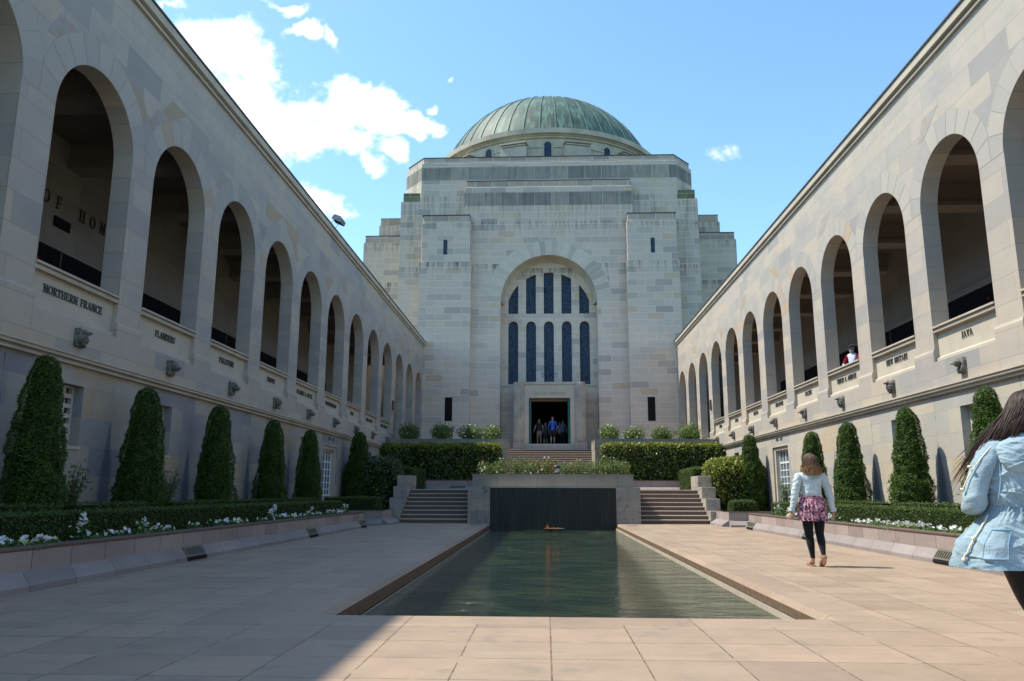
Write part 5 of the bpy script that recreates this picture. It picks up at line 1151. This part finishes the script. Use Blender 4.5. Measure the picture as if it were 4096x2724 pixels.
# --- visitors in the doorway
person('visitor with a dark vest and khaki trousers entering the doorway, leftmost of the group',(-.42,51.3,4.05),.05,1.74,(.02,.025,.04),(.30,.24,.16),armL=[(-.27,.0,1.17),(-.33,.03,.95)],sleeve=.1,skin=SK)
person('shorter visitor in grey top and dark shorts just left of the blue-shirted man',(.0,51.8,4.05),0,1.56,(.07,.075,.09),(.03,.035,.06),shorts=True)
def chk(t,col,co):
    sp=t.new('ShaderNodeSeparateXYZ'); t.l.new(co,sp.inputs[0])
    a=t.m('LESS_THAN',t.m('FRACT',t.m('MULTIPLY',sp.outputs[0],14)),.25); b=t.m('LESS_THAN',t.m('FRACT',t.m('MULTIPLY',sp.outputs[2],14)),.25)
    return t.mix(t.m('MULTIPLY',t.m('MAXIMUM',a,b),.6),col,(.04,.08,.30))
bl=person('tall man in a blue checked shirt and dark shorts entering the doorway',(.46,51.1,4.05),0,1.88,(.05,.16,.62),(.03,.025,.025),shorts=True,skin=SK,sleeve=.9)
bl.children[0].data.materials[0]=cloth('blue_checked_cotton',(.06,.17,.62),extra=chk)
person('visitor in a white top, right of the blue-shirted man in the doorway',(.94,52.6,4.05),.2,1.66,(.45,.45,.45),(.02,.02,.02))
person('visitor in a grey-blue shirt half hidden by the right door leaf',(1.13,51.9,4.05),-.2,1.7,(.10,.13,.18),(.015,.015,.02))
# --- man leaning at the gallery sill
mn=person('bearded man in navy cap and red-sleeved white T-shirt at the sill above TIMOR & AMBON',(9.22,23.62,3.7),R(138),1.76,(.62,.66,.85),(.05,.05,.07),skin=SK,armL=[(-.25,.08,1.14),(-.18,.30,1.10)],armR=[(.25,.08,1.14),(.18,.30,1.10)],fing=True,sleeve=.62,step=.04)
bo=mn.children[0]; bo.data.materials.append(cloth('red_sleeve',(.35,.01,.02)))
for p in bo.data.polygons:
    if p.material_index==0 and abs(p.center.x)>.13+.22*max(0,(1.36-p.center.z)) and p.center.z>1.08: p.material_index=4
cb=MB(); cb.rings([[(.106*math.sin(t_)*math.cos(a),-.015+.115*math.sin(t_)*math.sin(a),1.672+.10*math.cos(t_)) for a in [2*math.pi*k/20 for k in range(20)]] for t_ in [.05,.4,.8,1.2,1.5]])
cb.rings([[(.075*w*math.cos(a),.06+.09*h_*1.0+.0*a,1.685-.012*abs(math.cos(a))-.02*h_) for a in [math.pi*k/10 for k in range(11)]] for h_,w in ((0,1.15),(.5,1.1),(1,.75))],closed=False)
cb.build('cap',cloth('navy_cap',(.012,.016,.04)),mn)
bd=MB(); bd.rings([[(.058*w*math.cos(a),.045+.055*w*math.sin(a)*.9+.012,1.60+dz) for a in [2*math.pi*k/16 for k in range(16)]] for dz,w in ((.0,.95),(-.03,1.05),(-.06,.95),(-.09,.7),(-.115,.25))]); bd.build('beard',cloth('grey_beard',(.42,.41,.39),wr=1,sc=60),mn)
# --- walking woman
wx,wy=3.958,12.1; wk=thing('person','woman walking away in a pale denim jacket, floral skirt and black leggings beside the pool','person',(wx,wy,0)); k_=.00151
ch=[[('pel',(0,0,.87),.135),('wa',(0,0,1.02),.115),('chs',(0,0,1.19),.13),('sh',(0,-.01,1.32),.105),('nk',(0,-.01,1.40),.048)]]+head_chain('nk',1.535,0,.0,.98)
ch.append([('pel',(0,0,.87),.135),('lh',(-.085,0,.80),.105),('lk0',(-.08,.01,.62),.088),('lk',(-.068,.02,.45),.061),('lc',(-.066,-.015,.34),.064),('lc2',(-.052,-.01,.2),.044),('la',(-.043,-.01,.10),.032),('lb',(-.048,.06,.035),.034),(None,(-.06,.15,.025),.028)])
ch.append([('pel',(0,0,.87),.135),('rh',(.085,0,.80),.105),('rk0',(.085,.0,.62),.088),('rk',(.078,-.005,.46),.061),('rc',(.075,-.07,.36),.064),('rc2',(.066,-.13,.25),.044),('ra',(.060,-.17,.165),.032),('rb',(.078,-.13,.085),.033),(None,(.092,-.06,.03),.027)])
for sg in (-1,1):
    k='a%d'%sg; el_=(sg*.25,-.03,1.03); wr_=(sg*.30,.0,.80); ch.append([('sh',(0,-.01,1.32),.105),(k+'s',(sg*.17,-.01,1.30),.058),(k+'e',el_,.042),(k+'w',wr_,.024)]); fingers(ch,k+'w',wr_,(sg*.12,.15,-1),(0,1,0),(-sg,.2,0),.92,.75)
wpost=lambda v:Vector((v.x,v.y*(1-.2*max(0,1-abs(v.x)/.2)) if .75<v.z<1.38 else v.y,v.z))
me=skinmesh(ch,2,wpost)
meshobj('body',me,[SK,cloth('black_leggings',(.008,.008,.010),.7,.15)],wk,lambda p:1 if (.115 if p.x<.01 else .175)<p.z<1.0 and abs(p.x)<.22 else 0); face(wk,0,0,1.535,1,.95)
dn=lambda nm,c,wr=.7: cloth(nm,c,.8,wr,11,340,.14)
DJ=dn('pale_denim',(.47,.55,.58))
ch=[[('a',(0,-.005,.95),.160),('b',(0,-.01,1.08),.153),('c',(0,-.01,1.21),.172),('d',(0,-.012,1.32),.135),('e',(0,-.015,1.385),.075)]]
for sg in (-1,1): ch.append([('d',(0,-.012,1.32),.135),('s%d'%sg,(sg*.165,-.01,1.305),.078),(None,(sg*.215,-.02,1.17),.062),(None,(sg*.25,-.03,1.03),.056),(None,(sg*.275,-.015,.91),.050),(None,(sg*.305,0,.79),.044)])
def jk(v):
    v=Vector((v.x,v.y*(1-.26*max(0,1-abs(v.x)/.22)),v.z)); n=noise.noise(Vector((v.x*7,v.y*7,v.z*17+3)))*.012+noise.noise(v*23)*.004
    return v+Vector((v.x*.4,v.y,0)).normalized()*(n+.011*(1-min(1,abs(noise.noise(Vector((v.x*5,v.y*5,v.z*13+abs(v.x)*6))))*2.4))**3)
me=skinmesh(ch,3,jk); bm=bmesh.new(); bm.from_mesh(me)
bmesh.ops.delete(bm,geom=[f for f in bm.faces if (f.calc_center_median().z<.965 and abs(f.calc_center_median().x)<.2) or f.calc_center_median().z>1.405 or (f.calc_center_median().z<.80)],context='FACES'); bm.to_mesh(me); bm.free()
meshobj('jacket',me,[DJ],wk)
sm_=MB(); 
for z0,hw,yy in ((1.275,.155,-.137),(1.17,.15,-.136)): sm_.tube([(-hw,yy+.05,z0-.01),(-hw*.5,yy+.005,z0),(0,yy,z0+.003),(hw*.5,yy+.005,z0),(hw,yy+.05,z0-.01)],.0035,5)
for sg in (-1,1): sm_.tube([(sg*.075,-.137,1.17),(sg*.085,-.132,1.08),(sg*.09,-.128,1.02)],.003,5)
sm_.build('jacket_seams',dn('denim_seam',(.40,.47,.50)),wk)
cl=MB(); cl.rings(loft([(1.365,0,-.012,.088,.08),(1.40,0,-.018,.078,.075),(1.43,0,-.02,.082,.08)],6,32),cap=(False,False)); cl.build('collar',DJ,wk)
for sg in (-1,1): MB().tube([(sg*.297,-.003,.83),(sg*.306,.0,.79)],[.047,.046],14,cap=False).build('cuff',DJ,wk)
def flor(t,col,co):
    v=t.new('ShaderNodeTexVoronoi'); t.put(v.inputs['Vector'],co); v.inputs['Scale'].default_value=52; v.inputs['Randomness'].default_value=1; r=t.new('ShaderNodeSeparateColor'); t.l.new(v.outputs['Color'],r.inputs[0])
    return t.ramp(r.outputs[0],[(0,(.025,.022,.07)),(.28,(.06,.035,.10)),(.3,(.42,.16,.20)),(.6,(.55,.30,.32)),(.78,(.26,.06,.12)),(.92,(.62,.50,.55))],'CONSTANT')
def pleat(a,z,x,y): return .013*math.sin(a*17+2*math.sin(a*3))*min(1,(1.03-z)/.2)+.006*math.sin(a*7+z*9)
sk=MB(); sk.rings(loft([(.652,-.005,0,.207,.17),(.78,0,0,.203,.165),(.92,0,0,.187,.15),(1.03,0,0,.148,.108)],26,110,pleat),cap=(False,True)); sk.build('skirt',cloth('floral_cotton',(.5,.2,.25),.8,.4,extra=flor),wk)
def locks(name,m,parent,roots,n,rad,seg=9,seed=1):
    rr=random.Random(seed); b=MB()
    for i in range(n):
        pts=roots(rr,i,n); b.tube(pts,[rad*(.55+.6*math.sin(math.pi*min(1,(q+1.2)/len(pts))))*(1 if q<len(pts)-1 else .15) for q in range(len(pts))],5,cap=False)
    return b.build(name,m,parent,recalc=False)
def bez(p0,p1,p2,p3,n=9):
    p0,p1,p2,p3=map(Vector,(p0,p1,p2,p3)); return [p0*(1-t)**3+p1*3*t*(1-t)**2+p2*3*t*t*(1-t)+p3*t**3 for t in [i/(n-1) for i in range(n)]]
HB=hairmat('brown_to_golden_hair',(.07,.040,.026),(.36,.20,.085),1.33,1.52)
hb=MB(); hb.rings([[(.097*math.sin(t_)*math.cos(a),-.018+.105*math.sin(t_)*math.sin(a)*(1 if math.sin(a)<0 else .7),1.545+.103*math.cos(t_)) for a in [2*math.pi*k/24 for k in range(24)]] for t_ in [.03,.4,.8,1.2,1.7,2.0]]); hb.build('hair_cap',HB,wk)
def rt(rr,i,n):
    a=R(-200+220*(i+rr.random())/n); e=rr.uniform(.1,.9); ca,sa=math.cos(a),math.sin(a)
    p0=(.07*ca*e,-.02+.08*sa*e,1.615); p1=(.118*ca,-.02+.125*sa,1.60); p2=(.095*ca+rr.uniform(-.015,.02),-.035+.12*sa,1.44); sp_=rr.uniform(.5,1.25)
    p3=(.115*ca*sp_+rr.uniform(-.015,.05),-.05+.125*sa,1.335+rr.uniform(-.03,.09)); q=bez(p0,p1,p2,p3,11)
    ph=rr.random()*6; return [v+Vector((.014*math.sin(ph+j*1.3)*j/10,.010*math.cos(ph+j*1.2)*j/10,0)) for j,v in enumerate(q)]
locks('hair',HB,wk,rt,800,.0042,seed=4)
def sandal(x,y,tilt,z):
    s_=MB(); pr=[(-.032,-.03),(-.036,.05),(-.045,.13),(-.03,.19),(.0,.205),(.035,.18),(.042,.1),(.034,.03),(.03,-.03),(0,-.05)]
    s_.prism([(px,py-.04) for px,py in pr],-.008,.010,'z'); s_.tube([(-.038,.0,.02),(-.03,-.02,.055),(0,-.045,.062),(.03,-.02,.055),(.038,.0,.02)],.006,6); s_.tube([(-.042,.08,.015),(0,.07,.062),(.042,.08,.015)],.007,6)
    o=s_.build('sandal',plain('tan_leather',(.30,.19,.12),.6),wk); o.location=(x,y,z); o.rotation_euler=(tilt,0,0)
sandal(-.050,.03,0,.010); sandal(.072,-.13,R(-42),.105)
ph=MB().box(-.036,.036,-.006,.006,-.07,.07).build('phone',plain('grey_case',(.20,.20,.23),.4),label='grey phone held in the right hand of the walking woman',cat='phone',bevel=.006,merge=True); ph.location=(wx+.325,wy+.045,.695); ph.rotation_euler=(R(-8),0,R(70))
pu=MB().lathe([(0,-.035),(.03,-.03),(.04,0),(.034,.03),(0,.038)],0,0,18).build('coin_purse',plain('pearly_pink',(.60,.42,.40),.35,.5,mottle=.3,ns=40),label='small round pearly purse held in the left hand of the walking woman',cat='purse'); pu.location=(wx-.335,wy+.045,.71)
# --- woman in the foreground, half out of the frame
gx,gy=2.757,4.8; wg=thing('person','long-haired woman in a light blue hooded denim jacket, cut off by the right edge','person',(gx,gy,0))
ch=[[('pel',(0,0,.90),.14),('wa',(0,0,1.04),.115),('chs',(0,0,1.20),.13),('sh',(0,0,1.32),.105),('nk',(0,.0,1.42),.05)]]+head_chain('nk',1.555,.01,.01,1.0)
ch.append([('pel',(0,0,.90),.14),('lh',(-.085,0,.80),.105),('lk0',(-.018,.03,.60),.084),('lk',(.018,.05,.46),.062),('lc',(.075,.0,.32),.056),('la',(.22,-.03,.10),.036),('lb',(.23,.05,.04),.036),(None,(.24,.14,.03),.03)])
ch.append([('pel',(0,0,.90),.14),('rh',(.10,0,.80),.105),('rk0',(.12,.10,.62),.083),('rk',(.13,.18,.46),.060),('rc',(.18,.18,.34),.056),('ra',(.30,.22,.10),.036),('rb',(.30,.30,.04),.036),(None,(.30,.38,.03),.03)])
for sg in (-1,1):
    k='a%d'%sg; ch.append([('sh',(0,0,1.32),.105),(k+'s',(sg*.17,0,1.31),.058),(k+'e',(sg*.262,.0,1.01),.042),(k+'w',(sg*.10,.27,1.13),.025)]); fingers(ch,k+'w',(sg*.10,.27,1.13),(-sg*.5,.6,.4),(0,0,1),(-sg*.4,-.8,0),.92,.8)
me=skinmesh(ch,2,wpost); meshobj('body',me,[SK,cloth('black_tights',(.010,.010,.012),.6,.1)],wg,lambda p:1 if p.z<1.0 and abs(p.x)<.2 and p.y<.5 else 0); face(wg,.01,.01,1.555,1,1)
DB=cloth('light_blue_cotton',(.26,.355,.41),.85,.8,16,420,.2)
def rdg(p,k=3): return (1-min(1,abs(noise.noise(Vector(p)))*2.6))**k
def wrk(a,z,x,y):
    g=noise.noise; wx_=.05*g(Vector((x*6,y*6,z*6))); wz_=.05*g(Vector((x*6+9,y*6,z*6)))
    if z<.955: # skirt: soft vertical folds below the cinch and slanting creases
        f=min(1,(.965-z)/.12); d=.014*f*math.sin(a*9+1.6*math.sin(a*2.3)+z*4)+.011*f*rdg(((x+wx_)*4+z*3,y*4,(z+wz_)*13))-.006*f*rdg((x*9,y*9,(z+wz_)*26+x*12))
        d+=.006*math.sin(a*40+2*math.sin(a*5))*max(0,1-(.965-z)/.10)
    else:      # back: long drag folds from the armpits and under the hood
        sx=1 if x>0 else -1
        d=.016*rdg(((x+wx_)*3.2,y*3,(z+wz_)*11+abs(x)*7*(1 if z>1.12 else -1)))+.008*rdg(((x+wz_)*7+3,y*5,(z+wx_)*22-abs(x)*10))-.008
        d+=.012*max(0,1-abs(z-1.05)/.07)*rdg((x*5,3,z*30))
        d+=.006*math.sin(a*40+2*math.sin(a*5))*max(0,1-(z-.965)/.05)
    if abs(z-.965)<.013: d=-.004+.007*math.sin(a*46)
    return d
jr=loft([(.645,-.058,-.015,.343,.215),(.68,-.06,-.015,.333,.21),(.78,-.055,-.01,.292,.19),(.88,-.022,0,.225,.158),(.965,0,0,.172,.125),(1.03,0,0,.190,.135),(1.15,0,0,.205,.142),(1.26,0,0,.208,.138),(1.325,0,0,.190,.122),(1.365,0,0,.150,.10),(1.40,0,0,.095,.08),(1.43,0,0,.072,.07)],190,240,wrk,2.15)
jb=MB(); jb.rings(jr,cap=(False,False)); jb.build('jacket',DB,wg)
def sleeve(sg):
    pts=bez((sg*.135,0,1.335),(sg*.245,-.005,1.28),(sg*.285,-.03,1.08),(sg*.258,-.005,1.0),34)+bez((sg*.258,-.005,1.0),(sg*.24,.05,.965),(sg*.18,.17,1.03),(sg*.125,.235,1.095),22)[1:]
    n=26; b=MB(); rings=[]; prev=None
    for i,p in enumerate(pts):
        d=(pts[min(i+1,len(pts)-1)]-pts[max(i-1,0)]).normalized()
        a=d.orthogonal().normalized() if prev is None else (prev-d*prev.dot(d)).normalized(); prev=a; bb=d.cross(a)
        r0=np.interp(i,[0,6,14,24,33,40,55],[.060,.072,.069,.061,.063,.058,.048]); t_=i/54
        ring=[]
        for k in range(n*2):
            an=math.pi*k/n; dirv=a*math.cos(an)+bb*math.sin(an); q=p+dirv*r0
            el_=math.exp(-((i-34)/9)**2); w=.007*rdg((q.x*5,q.y*5,q.z*9+q.x*7))+.003*rdg((q.x*9,q.y*9,q.z*22),2)-.005+.010*el_*rdg((q.x*5+i*.25,q.y*5,i*.33),2)
            ring.append(q+dirv*w)
        rings.append(ring)
    b.rings(rings,cap=(False,False)); return b.build('sleeve',DB,wg)
sleeve(-1); sleeve(1)
# hood lying on the back
def hd(a,z,x,y): return .014*rdg((x*4,y*4,z*15+abs(x)*9))+.007*rdg((x*9,y*9,z*30-abs(x)*12),2)-.006
hk=[(1.158,0,-.118,.03,.012),(1.172,0,-.120,.105,.028),(1.20,0,-.117,.165,.043),(1.245,0,-.103,.193,.060),(1.30,0,-.078,.203,.078),(1.345,0,-.045,.178,.092),(1.38,0,-.02,.135,.094),(1.42,0,-.01,.100,.092),(1.45,0,.0,.092,.088)]
hm=MB(); hm.rings(loft(hk,70,130,hd,2.0),cap=(True,False)); hm.build('hood',DB,wg)
se=MB(); 
for off in (0,.016): se.tube([(x_*1.0,-.155-.03*(1-(x_/.2)**2)-(.006 if off else 0)+.11*(abs(x_)/.2)**2,1.205+off+.085*(abs(x_)/.2)**1.6) for x_ in np.linspace(-.2,.2,17)],.0035,5)
se.tube([(x_,-.003,.0) for x_ in (0,)]*2,.001,4) if False else None
se.tube([(-.195+.02*math.sin(q),-.06-.02*q,1.31-.10*q) for q in np.linspace(0,3,10)],.003,5); se.build('jacket_seams',cloth('denim_seam_blue',(.17,.30,.42)),wg)
# hem band with stitching, pocket, drawstrings
hb_=MB(); hb_.rings(loft([(.636,-.058,-.015,.349,.220),(.655,-.058,-.015,.347,.219),(.675,-.059,-.015,.340,.215)],5,200,wrk,2.15),cap=(False,False)); hb_.build('jacket_hem',cloth('stitched_hem',(.21,.31,.37),.85,.5,30),wg)
def onskirt(ang,z,out=.012):
    i=int(np.clip((z-.645)/(.785)*189,0,189)); r=jr[i]; k=int((ang%(2*math.pi))/(2*math.pi)*240)%240; p=Vector(r[k]); n=Vector((p.x+.04,p.y,0)).normalized(); return p+n*out
rp=cloth('cream_cord',(.72,.66,.50),.8,.6,60)
cd=MB(); A0=R(196)
cd.tube([onskirt(A0+.10*math.sin(q*3),.93-.255*q,.014) for q in np.linspace(0,1,16)],.0055,7)
for q in (.5,.97): p=onskirt(A0+.10*math.sin(q*3),.93-.255*q,.014); cd.tube([p+Vector((0,0,.013)),p,p-Vector((0,0,.013))],[.006,.013,.006],8)
cd.tube(bez((-.21,-.05,1.335),(-.295,-.075,1.25),(-.335,-.04,1.16),(-.345,-.02,1.07),14),.0038,7)
for p in (Vector((-.335,-.055,1.205)),Vector((-.345,-.02,1.075))): cd.tube([p+Vector((-.012,0,.004)),p,p+Vector((.012,0,-.004))],[.005,.010,.005],8)
cd.build('drawstring',rp,wg)
pk=MB(); a0,a1=R(222),R(246); P4=[[onskirt(a0+(a1-a0)*i/10,.695+.155*j/10,.011+.004*math.sin(math.pi*i/10)) for i in range(11)] for j in range(11)]
pk.rings(P4,closed=False); pk.build('pocket',DB,wg)
pe=MB(); pe.tube([P4[j][0] for j in range(10,-1,-1)]+[P4[0][i] for i in range(1,11)]+[P4[j][10] for j in range(1,11)],.003,5); pe.tube([P4[10][i]+Vector((0,0,.002)) for i in range(11)],.0045,5); pe.build('pocket_seam',bpy.data.materials['denim_seam_blue'],wg)
HD=hairmat('dark_brown_hair',(.030,.016,.012),(.075,.036,.022),1.1,1.5)
hc=MB(); hc.rings([[(.01+.103*math.sin(t_)*math.cos(a),-.008+.115*math.sin(t_)*math.sin(a)*(1 if math.sin(a)<0 else .7),1.560+.112*math.cos(t_)) for a in [2*math.pi*k/28 for k in range(28)]] for t_ in [.03,.3,.6,.9,1.2,1.6,2.0]]); hc.build('hair_cap',HD,wg)
def rf(rr,i,n):
    w=(i+rr.random())/n; a=R(-75-150*w) ; ca,sa=math.cos(a),math.sin(a); e=rr.uniform(.0,.8)
    p0=(.01+.075*ca*e,-.01+.085*sa*e,1.655); p1=(.01+.125*ca,-.01+.135*sa,1.63)
    out=w**1.5; fly=(1 if rr.random()<.22 else 0)*rr.random()
    L=1.40-.04*rr.random()-.20*out*rr.random()-.16*fly*out
    ex=-.065-.135*out-.13*fly*out+rr.uniform(-.02,.02); L+=.035*(1-out); p3=(ex,-.075+.12*out+rr.uniform(-.02,.03),L); p2=(-.045-.12*out+.10*ca*.3,-.125*(1-out*.4),1.50)
    q=bez(p0,p1,p2,p3,13); ph=rr.random()*6; return [v+Vector((.006*math.sin(ph+j*.9)*j/12,.005*math.cos(ph+j*.8)*j/12,0)) for j,v in enumerate(q)]
locks('hair',HD,wg,rf,1700,.0030,seed=9)
def rw(rr,i,n):
    p0=(-.09,-.03,1.60); p3=(-.30-.09*rr.random(),.05+.05*rr.random(),1.03+.22*rr.random()); return bez(p0,(-.15,-.03,1.53),(-.22-.05*rr.random(),.02,1.33+.08*rr.random()),p3,12)
locks('hair_wisps',HD,wg,rw,70,.0014,seed=12)

for o in wg.children:     # she leans a little to the right
    lean=lambda z: .12*min(1,max(0,(z-.95)/.6))
    if o.location.z>.5: o.location.x+=lean(o.location.z); continue
    for v in o.data.vertices: v.co.x+=lean(v.co.z)
